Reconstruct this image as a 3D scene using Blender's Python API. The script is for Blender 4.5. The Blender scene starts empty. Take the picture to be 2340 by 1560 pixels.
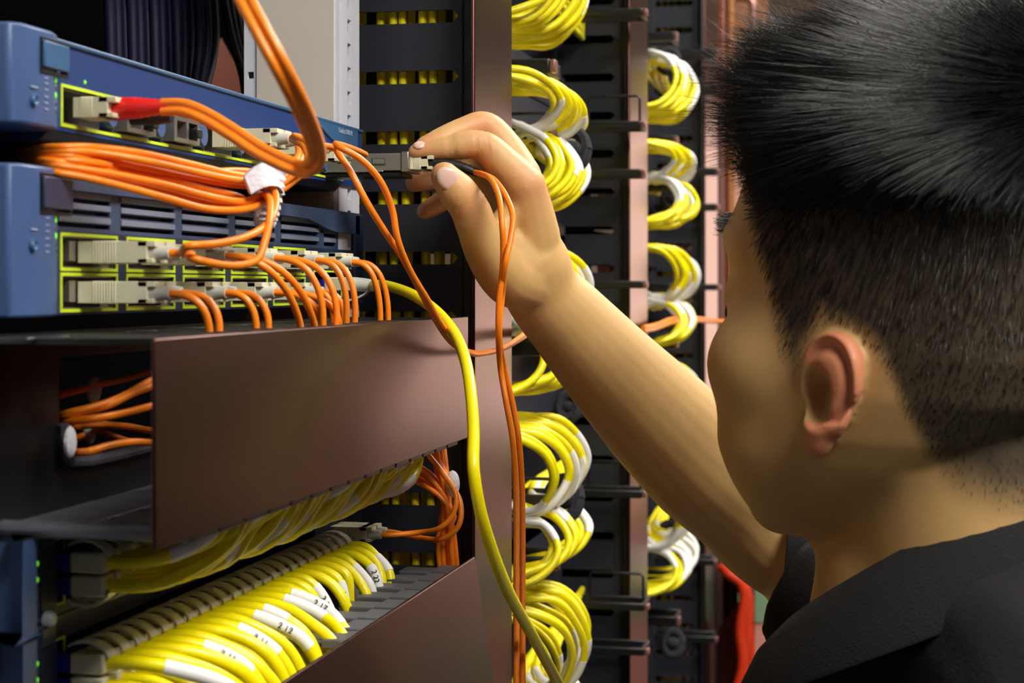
import bpy, math, random
import numpy as np
from mathutils import Vector, Matrix

random.seed(7)
rng = np.random.default_rng(11)
C = bpy.context.scene.collection
SC = bpy.context.scene
V = Vector

# ------------------------------------------------------------------ camera, world, lamps, exposure
# World axes: X points out of the rack fronts into the aisle, Y runs along the row of racks, Z is up.
XC, ZC, F = 0.323, 1.60, 4200.0
TH = math.atan(850.0 / F)
RIGHT = V((math.cos(TH), math.sin(TH), 0)); FWD = V((-math.sin(TH), math.cos(TH), 0)); UP = V((0, 0, 1))
CAMPOS = V((XC, 0, ZC))
cam_d = bpy.data.cameras.new('camera'); cam = bpy.data.objects.new('camera', cam_d); C.objects.link(cam)
cam.location = CAMPOS; cam.rotation_euler = (math.pi / 2, 0, TH)
cam_d.sensor_width = 36; cam_d.lens = F / 2340 * 36; cam_d.shift_y = -125 / 2340
cam_d.clip_start = 0.02; cam_d.clip_end = 30
cam_d.dof.use_dof = True; cam_d.dof.focus_distance = 1.02; cam_d.dof.aperture_fstop = 17.0
SC.camera = cam
world = bpy.data.worlds.new('world'); SC.world = world; world.use_nodes = True
world.node_tree.nodes['Background'].inputs[0].default_value = (0.9, 0.92, 1.0, 1)
world.node_tree.nodes['Background'].inputs[1].default_value = 0.02
SC.view_settings.view_transform = 'Standard'; SC.view_settings.look = 'None'
SC.view_settings.gamma = 1.0; SC.view_settings.use_curve_mapping = False
SC.view_settings.exposure = 0.0
LAMPS = [(0.80, 2.1, 23.0), (0.85, 4.1, 5.0), (1.10, 0.10, 32.0)]      # ceiling troffers: x, y, strength
FAR_GLOW_STRENGTH = 2.5  # glow of the pane added to the far wall

# ------------------------------------------------------------------ helpers
def ray(px, py):
    return FWD + RIGHT * ((px - 1170) / F) + UP * ((655 - py) / F)
def PX(px, py, X):
    d = ray(px, py); return CAMPOS + d * ((X - XC) / d.x)
def PY(px, py, Y):
    d = ray(px, py); return CAMPOS + d * (Y / d.y)
def PD(px, py, D):
    return CAMPOS + ray(px, py) * D
def yx(px, X=0.0):
    return PX(px, 655, X).y

def lin(c):
    return tuple((x / 255 / 12.92) if x / 255 <= 0.04045 else ((x / 255 + 0.055) / 1.055) ** 2.4 for x in c)

def material(name, rgb, rough=0.5, metal=0.0, noise=0.0, scale=60.0, bump=0.0, stretch=None, spec=None, emit=None, trans=0.0, sss=0.0, alpha=1.0, coat=0.0):
    m = bpy.data.materials.new(name); m.use_nodes = True
    nt = m.node_tree; b = nt.nodes['Principled BSDF']
    col = lin(rgb)
    b.inputs['Base Color'].default_value = (*col, 1); b.inputs['Roughness'].default_value = rough; b.inputs['Metallic'].default_value = metal
    if spec is not None: b.inputs['Specular IOR Level'].default_value = spec
    if trans: b.inputs['Transmission Weight'].default_value = trans
    if coat: b.inputs['Coat Weight'].default_value = coat
    if sss:
        b.inputs['Subsurface Weight'].default_value = sss; b.inputs['Subsurface Radius'].default_value = (0.012, 0.005, 0.003); b.inputs['Subsurface Scale'].default_value = 0.3
    if emit:
        b.inputs['Emission Color'].default_value = (*lin(emit[0]), 1); b.inputs['Emission Strength'].default_value = emit[1]
    if noise or bump:
        tc = nt.nodes.new('ShaderNodeTexCoord'); mp = nt.nodes.new('ShaderNodeMapping'); n = nt.nodes.new('ShaderNodeTexNoise')
        nt.links.new(tc.outputs['Object'], mp.inputs[0]); nt.links.new(mp.outputs[0], n.inputs['Vector'])
        if stretch: mp.inputs['Scale'].default_value = stretch
        n.inputs['Scale'].default_value = scale; n.inputs['Detail'].default_value = 4
        if noise:
            r = nt.nodes.new('ShaderNodeMix'); r.data_type = 'RGBA'
            r.inputs[6].default_value = (*[max(0, c * (1 - noise)) for c in col], 1); r.inputs[7].default_value = (*[min(1, c * (1 + noise)) for c in col], 1)
            nt.links.new(n.outputs[0], r.inputs[0]); nt.links.new(r.outputs[2], b.inputs['Base Color'])
        if bump:
            bp = nt.nodes.new('ShaderNodeBump'); bp.inputs['Strength'].default_value = bump; bp.inputs['Distance'].default_value = 0.002
            nt.links.new(n.outputs[0], bp.inputs['Height']); nt.links.new(bp.outputs[0], b.inputs['Normal'])
    return m

MT = dict(
    orange=material('orange_jacket', (252, 134, 22), 0.38, noise=0.08, scale=30),
    yellow=material('yellow_jacket', (240, 224, 4), 0.33, noise=0.06, scale=30),
    navy=material('navy_jacket', (13, 13, 46), 0.5, noise=0.1),
    blue=material('blue_bezel', (20, 56, 116), 0.42, noise=0.05, scale=200),
    bluedark=material('dark_blue_case', (22, 38, 66), 0.5, noise=0.08, scale=150),
    blueear=material('grey_blue_end_cap', (64, 90, 136), 0.42, noise=0.05, scale=80),
    slate=material('slate_blue_face', (52, 68, 98), 0.45, noise=0.05, scale=120),
    vent=material('slate_vent_bar', (112, 118, 138), 0.5, noise=0.05),
    badge=material('badge_blue', (58, 98, 140), 0.35, noise=0.1, scale=90),
    badgedark=material('badge_slate', (50, 58, 84), 0.35, noise=0.1, scale=90),
    lime=material('lime_print', (206, 232, 40), 0.5, noise=0.04),
    led=material('green_led', (120, 230, 40), 0.4, emit=((120, 230, 40), 0.6)),
    ledoff=material('dull_led', (70, 90, 80), 0.4, noise=0.1),
    print=material('pale_print', (150, 165, 190), 0.6, noise=0.05),
    beige=material('beige_plastic', (222, 218, 186), 0.45, noise=0.05, scale=80),
    boot=material('grey_rubber_boot', (196, 196, 184), 0.55, noise=0.06),
    red=material('red_rubber_boot', (226, 34, 26), 0.4, noise=0.06, bump=0.2),
    silver=material('stamped_steel', (176, 172, 164), 0.35, metal=0.9, noise=0.08),
    zinc=material('zinc_plated_steel', (232, 234, 246), 0.45, metal=0.2, noise=0.08, scale=40),
    greypaint=material('grey_painted_steel', (210, 203, 190), 0.55, noise=0.06, scale=12),
    black=material('black_plastic', (16, 16, 19), 0.42, noise=0.1),
    slat=material('charcoal_plastic', (34, 36, 46), 0.5, noise=0.12, scale=160, bump=0.05),
    finger=material('grey_plastic', (84, 84, 92), 0.45, noise=0.08),
    dark=material('dark_interior', (3, 3, 4), 0.9, noise=0.1, spec=0.05),  # near-black; the darkness of unlit depths put into the colour
    bronze=material('brushed_bronze', (88, 58, 54), 0.28, metal=0.97, noise=0.16, scale=40, stretch=(30, 1, 14)),
    copper=material('copper_paint', (120, 62, 44), 0.45, metal=0.3, noise=0.1, scale=10),
    brown=material('brown_painted_steel', (104, 66, 56), 0.6, noise=0.08, scale=8),
    tan=material('tan_door', (168, 110, 62), 0.5, metal=0.2, noise=0.08, scale=8),
    clear=material('clear_plug', (226, 218, 188), 0.28, noise=0.05, trans=0.12),
    clearblue=material('blue_contacts', (30, 34, 150), 0.3, noise=0.2),
    tab=material('milky_tab', (220, 222, 216), 0.3, noise=0.05, trans=0.15),
    white=material('white_sleeve', (232, 230, 228), 0.55, noise=0.04),
    velcro=material('white_hook_tape', (226, 222, 230), 0.9, noise=0.1, scale=300, bump=0.6),
    blackvelcro=material('black_hook_tape', (26, 26, 36), 0.9, noise=0.2, scale=300, bump=0.6),
    ink=material('black_ink', (20, 20, 24), 0.6, noise=0.05),
    clip=material('rose_glint_and_handle', (150, 108, 102), 0.4, metal=0.6, noise=0.1),  # rose handle metal; on the arm tips it paints reflected light
    blackboot=material('black_ribbed_boot', (26, 26, 28), 0.45, noise=0.1),
    nail=material('fingernail', (232, 194, 180), 0.16, noise=0.04, sss=0.15, coat=0.4),
    shirt=material('black_knit', (9, 9, 12), 0.9, noise=0.3, scale=700, bump=0.25),
    collar=material('black_rib_knit', (9, 9, 12), 0.9, noise=0.35, scale=900, bump=0.3),
    trouser=material('dark_trouser_cloth', (30, 30, 36), 0.9, noise=0.2),
    shoe=material('black_leather', (18, 18, 18), 0.4, noise=0.1),
    hair=material('black_hair', (7, 7, 7), 0.30, noise=0.1, spec=0.7),
    floor=material('raised_floor_tile', (120, 118, 116), 0.5, noise=0.12, scale=30),
    wallr=material('brown_wall_paint', (58, 55, 56), 0.8, noise=0.06, scale=4),
    wallp=material('wall_paint', (196, 178, 160), 0.8, noise=0.05, scale=4),
    walld=material('dark_wall_paint', (30, 27, 26), 0.8, noise=0.08, scale=4),
    ceil=material('ceiling_tile', (206, 202, 194), 0.9, noise=0.08, scale=90),
    lamp=material('lamp_diffuser', (255, 250, 240), 0.5, emit=((255, 236, 205), 1.0), noise=0.01),
    green=material('pale_green_stripe', (120, 150, 116), 0.6, noise=0.06),
    redc=material('red_jacket', (206, 52, 16), 0.4, noise=0.08),
    rosy=material('rosy_panel', (206, 140, 124), 0.5, noise=0.06, scale=10),
    eye=material('eye_white', (220, 214, 206), 0.2, noise=0.02),
)

class MB:
    """Collects vertices and faces of one part."""
    def __init__(self): self.v = []; self.f = []; self.m = []; self.mi = 0
    def add(self, vs, fs):
        o = len(self.v); self.v += [tuple(p) for p in vs]
        for f in fs: self.f.append(tuple(i + o for i in f)); self.m.append(self.mi)
        return self
    def box(self, x0, x1, y0, y1, z0, z1):
        vs = [(x, y, z) for x in (x0, x1) for y in (y0, y1) for z in (z0, z1)]
        return self.add(vs, [(0, 1, 3, 2), (4, 6, 7, 5), (0, 4, 5, 1), (2, 3, 7, 6), (0, 2, 6, 4), (1, 5, 7, 3)])
    def cbox(self, c, sx, sy, sz): return self.box(c[0]-sx/2, c[0]+sx/2, c[1]-sy/2, c[1]+sy/2, c[2]-sz/2, c[2]+sz/2)
    def obox(self, c, ax, ay, az):
        c = V(c); vs = [c + ax*a + ay*b + az*d for a in (-1, 1) for b in (-1, 1) for d in (-1, 1)]
        return self.add(vs, [(0, 1, 3, 2), (4, 6, 7, 5), (0, 4, 5, 1), (2, 3, 7, 6), (0, 2, 6, 4), (1, 5, 7, 3)])
    def rings(self, rs, cap=True, closed=False):
        n = len(rs[0]); o = len(self.v)
        vs = [p for r in rs for p in r]; fs = []
        k = len(rs)
        for i in range(k if closed else k - 1):
            a, b = i * n, ((i + 1) % k) * n
            for j in range(n): fs.append((a + j, a + (j + 1) % n, b + (j + 1) % n, b + j))
        if cap and not closed:
            fs.append(tuple(reversed(range(n)))); fs.append(tuple((k - 1) * n + j for j in range(n)))
        return self.add(vs, fs)
    def tube(self, pts, r, n=8, closed=False, round_cap=False, flat=None):
        pts = [V(p) for p in pts]; k = len(pts)
        rr = [r] * k if not hasattr(r, '__len__') else list(r)
        tan = []
        for i in range(k):
            if closed: t = pts[(i + 1) % k] - pts[i - 1]
            else: t = pts[min(i + 1, k - 1)] - pts[max(i - 1, 0)]
            tan.append(t.normalized() if t.length > 1e-9 else (tan[-1] if tan else V((1, 0, 0))))
        a = V((0, 0, 1)) if abs(tan[0].z) < 0.9 else V((1, 0, 0))
        u = (a - tan[0] * a.dot(tan[0])).normalized()
        rs = []
        fr = []
        for i in range(k):
            u = (u - tan[i] * u.dot(tan[i])); u = u.normalized() if u.length > 1e-6 else tan[i].orthogonal().normalized()
            w = tan[i].cross(u); fr.append((u.copy(), w))
        def ring(c, u, w, rad):
            fu, fw = (1, 1) if flat is None else flat
            return [c + u * (math.cos(2*math.pi*j/n) * rad * fu) + w * (math.sin(2*math.pi*j/n) * rad * fw) for j in range(n)]
        if round_cap and not closed:
            for s in (0.2, 0.65, 0.92):
                rs.append(ring(pts[0] - tan[0] * rr[0] * math.sqrt(1 - s*s), *fr[0], rr[0] * s))
        for i in range(k): rs.append(ring(pts[i], *fr[i], rr[i]))
        if round_cap and not closed:
            for s in (0.92, 0.65, 0.2):
                rs.append(ring(pts[-1] + tan[-1] * rr[-1] * math.sqrt(1 - s*s), *fr[-1], rr[-1] * s))
        return self.rings(rs, True, closed)
    def lathe(self, c, axis, prof, n=12):
        axis = V(axis).normalized(); u = axis.orthogonal().normalized(); w = axis.cross(u); c = V(c)
        return self.rings([[c + axis * h + (u * math.cos(2*math.pi*j/n) + w * math.sin(2*math.pi*j/n)) * r for j in range(n)] for h, r in prof])
    def ball(self, c, rx, ry=None, rz=None, axes=None, n=14, k=9):
        ry = ry or rx; rz = rz or rx; c = V(c)
        a, b, d = axes or (V((1, 0, 0)), V((0, 1, 0)), V((0, 0, 1)))
        rs = []
        for i in range(k):
            t = -math.pi/2 + math.pi * (i + 0.15) / (k - 0.7)
            rs.append([c + a*rx*math.cos(t)*math.cos(2*math.pi*j/n) + b*ry*math.cos(t)*math.sin(2*math.pi*j/n) + d*rz*math.sin(t) for j in range(n)])
        return self.rings(rs)
    def plate(self, y0, y1, z0, z1, x0, x1, holes=()):
        """A plate facing +X from y0..y1, z0..z1 with rectangular holes right through."""
        ys = sorted({y0, y1, *[min(max(h, y0), y1) for q in holes for h in q[:2]]}); zs = sorted({z0, z1, *[min(max(h, z0), z1) for q in holes for h in q[2:]]})
        def solid(i, j):
            if i < 0 or j < 0 or i >= len(ys) - 1 or j >= len(zs) - 1: return False
            cy, cz = (ys[i] + ys[i+1]) / 2, (zs[j] + zs[j+1]) / 2
            return not any(q[0] < cy < q[1] and q[2] < cz < q[3] for q in holes)
        for i in range(len(ys) - 1):
            for j in range(len(zs) - 1):
                if not solid(i, j): continue
                a, b, c, d = ys[i], ys[i+1], zs[j], zs[j+1]
                self.add([(x1, a, c), (x1, b, c), (x1, b, d), (x1, a, d)], [(0, 1, 2, 3)])
                self.add([(x0, a, c), (x0, b, c), (x0, b, d), (x0, a, d)], [(3, 2, 1, 0)])
                if not solid(i-1, j): self.add([(x0, a, c), (x1, a, c), (x1, a, d), (x0, a, d)], [(0, 1, 2, 3)])
                if not solid(i+1, j): self.add([(x0, b, c), (x1, b, c), (x1, b, d), (x0, b, d)], [(3, 2, 1, 0)])
                if not solid(i, j-1): self.add([(x0, a, c), (x1, a, c), (x1, b, c), (x0, b, c)], [(3, 2, 1, 0)])
                if not solid(i, j+1): self.add([(x0, a, d), (x1, a, d), (x1, b, d), (x0, b, d)], [(0, 1, 2, 3)])
        return self
    def frame(self, y0, y1, z0, z1, w, x0, x1):
        self.box(x0, x1, y0, y1, z0, z0 + w); self.box(x0, x1, y0, y1, z1 - w, z1)
        self.box(x0, x1, y0, y0 + w, z0 + w, z1 - w); return self.box(x0, x1, y1 - w, y1, z0 + w, z1 - w)

ORIG = {}
def mesh_from(name, mb, mats, o, angle=40, smooth=True):
    me = bpy.data.meshes.new(name)
    me.from_pydata([(p[0]-o[0], p[1]-o[1], p[2]-o[2]) for p in mb.v], [], mb.f)
    for m in (mats if isinstance(mats, (list, tuple)) else [mats]): me.materials.append(MT[m] if isinstance(m, str) else m)
    if any(mb.m): me.polygons.foreach_set('material_index', mb.m)
    me.update()
    if smooth:
        me.polygons.foreach_set('use_smooth', [True] * len(me.polygons)); me.set_sharp_from_angle(angle=math.radians(angle))
    return me
def tag(o, label, cat, group=None, kind=None):
    if label and not 4 <= len(label.replace('-', ' ').split()) <= 16: print('LONGLABEL', len(label.split()), label)
    if label: o['label'] = label
    if cat: o['category'] = cat
    if group: o['group'] = group
    if kind: o['kind'] = kind
    return o
def thing(name, label, cat, loc, group=None):
    o = bpy.data.objects.new(name, None); C.objects.link(o); o.location = loc; o.empty_display_size = 0.02
    ORIG[o.name] = V(loc); return tag(o, label, cat, group)
def part(name, mb, mats, parent, bevel=0.0, angle=40, label=None):
    """One mesh under its thing (or under a part of it)."""
    o0 = ORIG[parent.name]
    o = bpy.data.objects.new(name, mesh_from(name, mb, mats, o0, angle)); C.objects.link(o); o.parent = parent
    ORIG[o.name] = o0
    if label: o['label'] = label
    if bevel: bev(o, bevel)
    return o
def solo(name, mb, mats, label, cat, group=None, kind=None, bevel=0.0, angle=40):
    """A thing that is one mesh (it may carry parts)."""
    o0 = V(mb.v[0]) if kind != 'structure' else V((0, 0, 0))
    o = bpy.data.objects.new(name, mesh_from(name, mb, mats, o0, angle)); C.objects.link(o); o.location = o0
    ORIG[o.name] = o0; tag(o, label, cat, group, kind)
    if bevel: bev(o, bevel)
    return o
def bev(o, w):
    b = o.modifiers.new('bevel', 'BEVEL'); b.width = w; b.segments = 2; b.limit_method = 'ANGLE'; b.angle_limit = math.radians(40)

def curve_pts(ctrl, per=7):
    """Centripetal Catmull-Rom through the control points."""
    p = [V(c) for c in ctrl]
    if len(p) < 3: return p
    p = [p[0] * 2 - p[1]] + p + [p[-1] * 2 - p[-2]]
    out = []
    for i in range(1, len(p) - 2):
        a, b, c, d = p[i-1:i+3]
        t1 = max(1e-5, (b-a).length) ** .5; t2 = t1 + max(1e-5, (c-b).length) ** .5; t3 = t2 + max(1e-5, (d-c).length) ** .5
        for k in range(per):
            t = t1 + (t2 - t1) * k / per
            A1 = a*((t1-t)/t1) + b*(t/t1); A2 = b*((t2-t)/(t2-t1)) + c*((t-t1)/(t2-t1)); A3 = c*((t3-t)/(t3-t2)) + d*((t-t2)/(t3-t2))
            B1 = A1*((t2-t)/t2) + A2*(t/t2); B2 = A2*((t3-t)/(t3-t1)) + A3*((t-t1)/(t3-t1))
            out.append(B1*((t2-t)/(t2-t1)) + B2*((t-t1)/(t2-t1)))
    out.append(p[-2]); return out
def sub_path(pts, t0, t1):
    """The stretch of a polyline between the fractions t0 and t1 of its length."""
    L = [0]
    for a, b in zip(pts, pts[1:]): L.append(L[-1] + (b - a).length)
    def at(s):
        for i in range(1, len(L)):
            if L[i] >= s: return pts[i-1].lerp(pts[i], (s - L[i-1]) / max(1e-9, L[i] - L[i-1]))
        return pts[-1].copy()
    a, b = t0 * L[-1], t1 * L[-1]
    return [at(a)] + [pts[i] for i in range(len(pts)) if a < L[i] < b] + [at(b)]
def offset_path(pts, vec, amt):
    out = []
    for i in range(len(pts)):
        t = (pts[min(i+1, len(pts)-1)] - pts[max(i-1, 0)]).normalized(); w = V(vec) - t * V(vec).dot(t)
        out.append(pts[i] + (w.normalized() if w.length > 1e-6 else V((0, 0, 1))) * amt)
    return out

def lettering(text, size, origin, along, up, parent, mat, depth=0.00015):
    """Printed characters as a thin mesh: along is the reading direction, up the character's up."""
    cu = bpy.data.curves.new('lettering', 'FONT'); cu.body = text; cu.size = size; cu.extrude = depth; cu.align_x = 'CENTER'; cu.align_y = 'CENTER'
    t = bpy.data.objects.new('lettering', cu); C.objects.link(t)
    dg = bpy.context.evaluated_depsgraph_get(); me = bpy.data.meshes.new_from_object(t.evaluated_get(dg))
    bpy.data.objects.remove(t); bpy.data.curves.remove(cu)
    along = V(along).normalized(); up = V(up); up = (up - along * up.dot(along)).normalized(); nrm = along.cross(up)
    M = Matrix((along, up, nrm)).transposed().to_4x4(); M.translation = V(origin) - ORIG[parent.name]
    me.transform(M); me.materials.clear(); me.materials.append(MT[mat])
    o = bpy.data.objects.new('lettering', me); C.objects.link(o); o.parent = parent; ORIG[o.name] = ORIG[parent.name]
    return o

# ------------------------------------------------------------------ the room
def struct(name, mb, mat): return solo(name, mb, mat, None, None, kind='structure')
RX0, RX1, RY0, RY1, RH = -1.7, 1.75, -2.4, 5.6, 2.75
struct('floor', MB().box(RX0, RX1, RY0, RY1, -0.1, 0), 'floor')
struct('ceiling', MB().box(RX0, RX1, RY0, RY1, RH, RH + 0.1), 'ceil')
struct('wall_left', MB().box(RX0 - 0.1, RX0, RY0, RY1, 0, RH), 'walld')
struct('wall_right', MB().box(RX1, RX1 + 0.1, RY0, RY1, 0, RH), 'wallr')
struct('wall_near', MB().box(RX0, RX1, RY0 - 0.1, RY0, 0, RH), 'walld')
w = MB(); WX0, WX1, WZ0, WZ1 = 0.22, 1.35, 1.12, 2.15
for b in ((RX0, WX0, 0, RH), (WX1, RX1, 0, RH), (WX0, WX1, 0, WZ0), (WX0, WX1, WZ1, RH)): w.box(b[0], b[1], RY1, RY1 + 0.1, b[2], b[3])
struct('wall_far', w, 'wallp')
MT['farglow'] = material('far_glow', (255, 244, 230), 0.2, emit=((255, 206, 188), FAR_GLOW_STRENGTH), noise=0.01)  # glowing pane added so the bronze covers mirror a bright far end
wn = struct('added_glow_pane', MB().box(WX0, WX1, RY1 + 0.05, RY1 + 0.06, WZ0, WZ1), 'farglow')
wf = MB()
for b in ((WX0, WX0+.04, WZ0, WZ1), (WX1-.04, WX1, WZ0, WZ1), (WX0+.04, WX1-.04, WZ0, WZ0+.04), (WX0+.04, WX1-.04, WZ1-.04, WZ1)): wf.box(b[0], b[1], RY1 - 0.01, RY1 + 0.05, b[2], b[3])
part('glow_pane_frame', wf, 'greypaint', wn)
MT['lamps'] = []
for i, (lx, ly, st) in enumerate(LAMPS):
    t = thing('ceiling_light', ['ceiling light panel over the middle of the aisle', 'ceiling light panel nearest the added far glow pane', 'ceiling light panel over the near end of the aisle'][i], 'ceiling light', (lx, ly, RH), 'ceiling lights along the aisle')
    f = MB()
    for b in ((-.3, .3, -.6, -.57), (-.3, .3, .57, .6), (-.3, -.27, -.57, .57), (.27, .3, -.57, .57)): f.box(lx+b[0], lx+b[1], ly+b[2], ly+b[3], RH - 0.05, RH - 0.001)
    part('lamp_frame', f, 'white', t)
    m = material('lamp_diffuser', (255, 250, 240), 0.5, emit=((255, 250, 241), st), noise=0.01)
    part('diffuser', MB().box(lx-.27, lx+.27, ly-.57, ly+.57, RH - 0.04, RH - 0.02), m, t)
# ------------------------------------------------------------------ rack frames
def equipment_rack(y0, y1, label, bright_steel=True):
    """Two channel uprights with holed front flanges, on a base, from floor to 2.2 m."""
    t = thing('equipment_rack', label, 'rack', (-0.05, (y0 + y1) / 2, 0), 'open frame equipment racks')
    for s in (0, 1):
        ya, yb = (y1 - 0.044, y1) if s else (y0, y0 + 0.044)
        f = MB()
        holes = [(ya + 0.018, ya + 0.026, z, z + 0.008) for z in [0.1 + 0.0148 * k for k in range(142)]]
        f.plate(ya, yb, 0.04, 2.2, -0.0045, -0.0022, [h for h in holes if 1.3 < h[2] < 2.0])
        wy = ya if s else yb - 0.0025
        f.box(-0.055, -0.0045, wy, wy + 0.0025, 0.04, 2.2)
        f.box(-0.0567, -0.055, wy, wy + 0.0025, 0.04, 2.2); f.box(-0.063, -0.0607, wy, wy + 0.0025, 0.04, 2.2)      # rear lip with its own holes
        for h in holes[::2]: f.box(-0.0607, -0.0567, wy, wy + 0.0025, h[2] + 0.0042, h[2] + 0.0296)
        f.mi = 0
        part('upright', f, 'zinc' if bright_steel else 'slat', t, label='upright rail with a column of square holes' if s else None)  # rear racks' uprights coloured dark to sink into the shade
        if s:
            part('side_web', MB().box(-0.0545, -0.0052, ya - 0.0012, ya - 0.0002, 0.06, 2.19), 'greypaint' if bright_steel else 'slat', t, label='flat side of the upright')
    part('base', MB().box(-0.3, 0.06, y0, y1, 0.0, 0.04), 'slat', t, 0.004)
    part('top_bar', MB().box(-0.08, 0.0, y0, y1, 2.2, 2.24), 'zinc', t, 0.003)
    return t
RACKS = [(0.575, 1.120), (1.285, 1.868), (2.06, 2.66)]
equipment_rack(*RACKS[0], 'steel equipment rack holding the blue network switches in front')
equipment_rack(*RACKS[1], 'steel equipment rack behind the first slotted cable duct, hidden by yellow bundles', False)
equipment_rack(*RACKS[2], 'steel equipment rack farthest down the row, beside the tan door', False)

# ------------------------------------------------------------------ slotted vertical cable ducts between the racks
SLOT0, SLOTP, SLOTH = 1.776, 0.0393, 0.0084
def vertical_duct(y, cy0, cy1, label, xl=-0.05, xr=0.052, xe=0.063, xc=0.07):
    t = thing('vertical_cable_duct', label, 'cable duct', (0.0, y, 0), 'slotted vertical cable ducts between racks')
    p = MB(); h = SLOTH / 2
    for side_y in (y, cy1 - 0.003):
        k = -14
        for k in range(-10, 42):
            zt, zb = SLOT0 - k * SLOTP - h, SLOT0 - (k + 1) * SLOTP + h
            if zb < 0.06: break
            prof = [(xl, zb), (xr - 0.004, zb), (xr, zb - h * 0.99), (xr, zt + h * 0.99), (xr - 0.004, zt), (xl, zt)]
            p.rings([[(a, side_y, c) for a, c in prof], [(a, side_y + 0.003, c) for a, c in prof]])
        p.box(xr, xe, side_y, side_y + 0.003, 0.06, 2.18)
        p.box(xr + 0.001, xr + 0.003, side_y - 0.0015, side_y, 0.06, 2.18)
        p.box(xl - 0.012, xl, side_y, side_y + 0.003, 0.06, 2.18)
    part('slotted_side', p, 'slat', t, label='charcoal side walls with rows of horizontal slots')
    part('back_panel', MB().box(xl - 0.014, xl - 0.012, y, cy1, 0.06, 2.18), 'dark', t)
    part('corner_strip', MB().box(xe, xc - 0.003, y - 0.012, y + 0.006, 0.0, 2.18), 'black', t, 0.001)
    part('cover', MB().box(xc - 0.003, xc, cy0, cy1, 0.0, 2.2), 'bronze', t, 0.0012, label='brushed bronze front cover')
    return t
vertical_duct(1.163, yx(1085, 0.07), yx(1170, 0.07), 'slotted cable duct with a tall bronze cover right behind the hand')
vertical_duct(1.872, yx(1440, 0.07), yx(1480, 0.07), 'slotted cable duct with a bronze cover between the two stacks of yellow bundles')
vertical_duct(2.665, yx(1612, 0.07), yx(1640, 0.07), 'slotted cable duct with a narrow bronze cover next to the forehead')

def cord(name, pts, r, mat, label, cat, group=None, sleeves=(), n=8, duplex=None, per=6, raw=False):
    """A cable that is a thing: the jacket is its own mesh; white marker sleeves are parts."""
    p = pts if raw else curve_pts(pts, per)
    b = MB()
    if duplex is None: b.tube(p, r, n)
    else:
        a, c = offset_path(p, duplex, r * 1.02), offset_path(p, duplex, -r * 1.02)
        b.tube(a, r, n); b.tube(c, r, n)
        b.tube(p, r * 0.55, 6)
    o = solo(name, b, mat, label, cat, group, angle=60)
    for s in sleeves: part('marker_sleeve', MB().tube(sub_path(p, s[0], s[1]), r * 1.1, n), 'white', o, angle=60, label='white marker sleeve')
    return o, p

# cables standing inside the ducts, seen through the slots
for i in range(18):
    x = -0.036 + (i % 9) * 0.0105 + rng.uniform(-.002, .002); y = 1.1705 + (i // 9) * 0.012 + rng.uniform(0, .003)
    cord('patch_cable', [(x, y, 0.3), (x + rng.uniform(-.005, .005), y, 1.0), (x + rng.uniform(-.006, .006), y, 1.45), (x + rng.uniform(-.006, .006), y, 1.75), (x, y, 2.15)], 0.0028, 'yellow',
         'yellow cable standing inside the slotted duct behind the hand', 'cable', 'cables inside the nearest slotted duct', per=5)
for i in range(8):
    x = -0.03 + i * 0.0105; y = 2.69
    cord('patch_cable', [(x, y, 0.3), (x + rng.uniform(-.006, .006), y, 1.2), (x + rng.uniform(-.006, .006), y, 1.7), (x, y, 2.15)], 0.0028, 'yellow',
         'yellow cable standing inside the slotted duct nearest the forehead', 'cable', 'cables inside the farthest slotted duct', per=4)

# ------------------------------------------------------------------ switch on top (one long lime-edged port bay)
YL, YR = 0.6355, 1.1180
def D0(y): return 0.06405 + 0.9802 * y
def zy(py, px): return PX(px, py, 0.0).z
def dome(b, c, r, h, n=16): b.lathe(c, (1, 0, 0), [(0, r), (h * .6, r * .96), (h, r * .75), (h * .7, r * .6), (h * .55, .0005)], n)
def leds(root, xs, y, zs, lit, r=0.0011):
    for z, on in zip(zs, lit): part('indicator_light', MB().lathe((xs, y, z), (1, 0, 0), [(-.001, r), (.0004, r), (.0007, r * .5)], 8), 'led' if on else 'ledoff', root)

ZT, ZB = 1.6982, 1.6569; EY = 1.0738
t1 = thing('network_switch', 'blue network switch on top, with one long lime-edged port bay', 'network switch', (-0.15, (YL+YR)/2, ZB))
PY0, PY1 = yx(141), yx(781); PZ0, PZ1 = 1.6654, 1.6802
part('chassis', MB().box(-0.30, -0.021, YL+.012, EY-.003, ZB+.0005, ZT-.0005), 'bluedark', t1, 0.001)
part('bezel', MB().plate(YL+.04, EY, ZB+.0055, ZT, -0.021, 0.0, [(PY0, PY1, PZ0, PZ1)]), 'blue', t1)
part('mounting_ear', MB().box(-.0018, 0.0, EY, YR, ZB+.0055, ZT), 'blue', t1)
lip = MB(); lip.rings([[(a, y, c) for a, c in ((-.021, ZB+.0055), (0, ZB+.0055), (-.004, ZB+.001), (-.021, ZB+.001))] for y in (YL+.04, EY)])
part('bottom_lip', lip, 'bluedark', t1, 0.0006)
part('top_edge', MB().box(-.0015, .0012, YL+.035, YR, ZT-.0012, ZT+.0006), 'badge', t1, 0.0005, label='pale top edge')
ec = MB(); prof = [(-.021, YL), (.002, YL+.001), (.0055, YL+.006), (.006, YL+.030), (.0035, yx(112)), (0, yx(122)), (-.021, yx(122))]
ec.rings([[(a, b, z) for a, b in prof] for z in (ZB+.0045, ZT+.0012)])
part('end_cap', ec, 'blueear', t1, 0.0012, label='paler raised end cap')
by0, by1 = yx(62), yx(120); bz0, bz1 = zy(160, 90), zy(100, 90)
part('badge', MB().box(.0055, .0075, by0, by1, bz0, bz1), 'badge', t1, 0.0005, label='square light blue badge')
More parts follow.
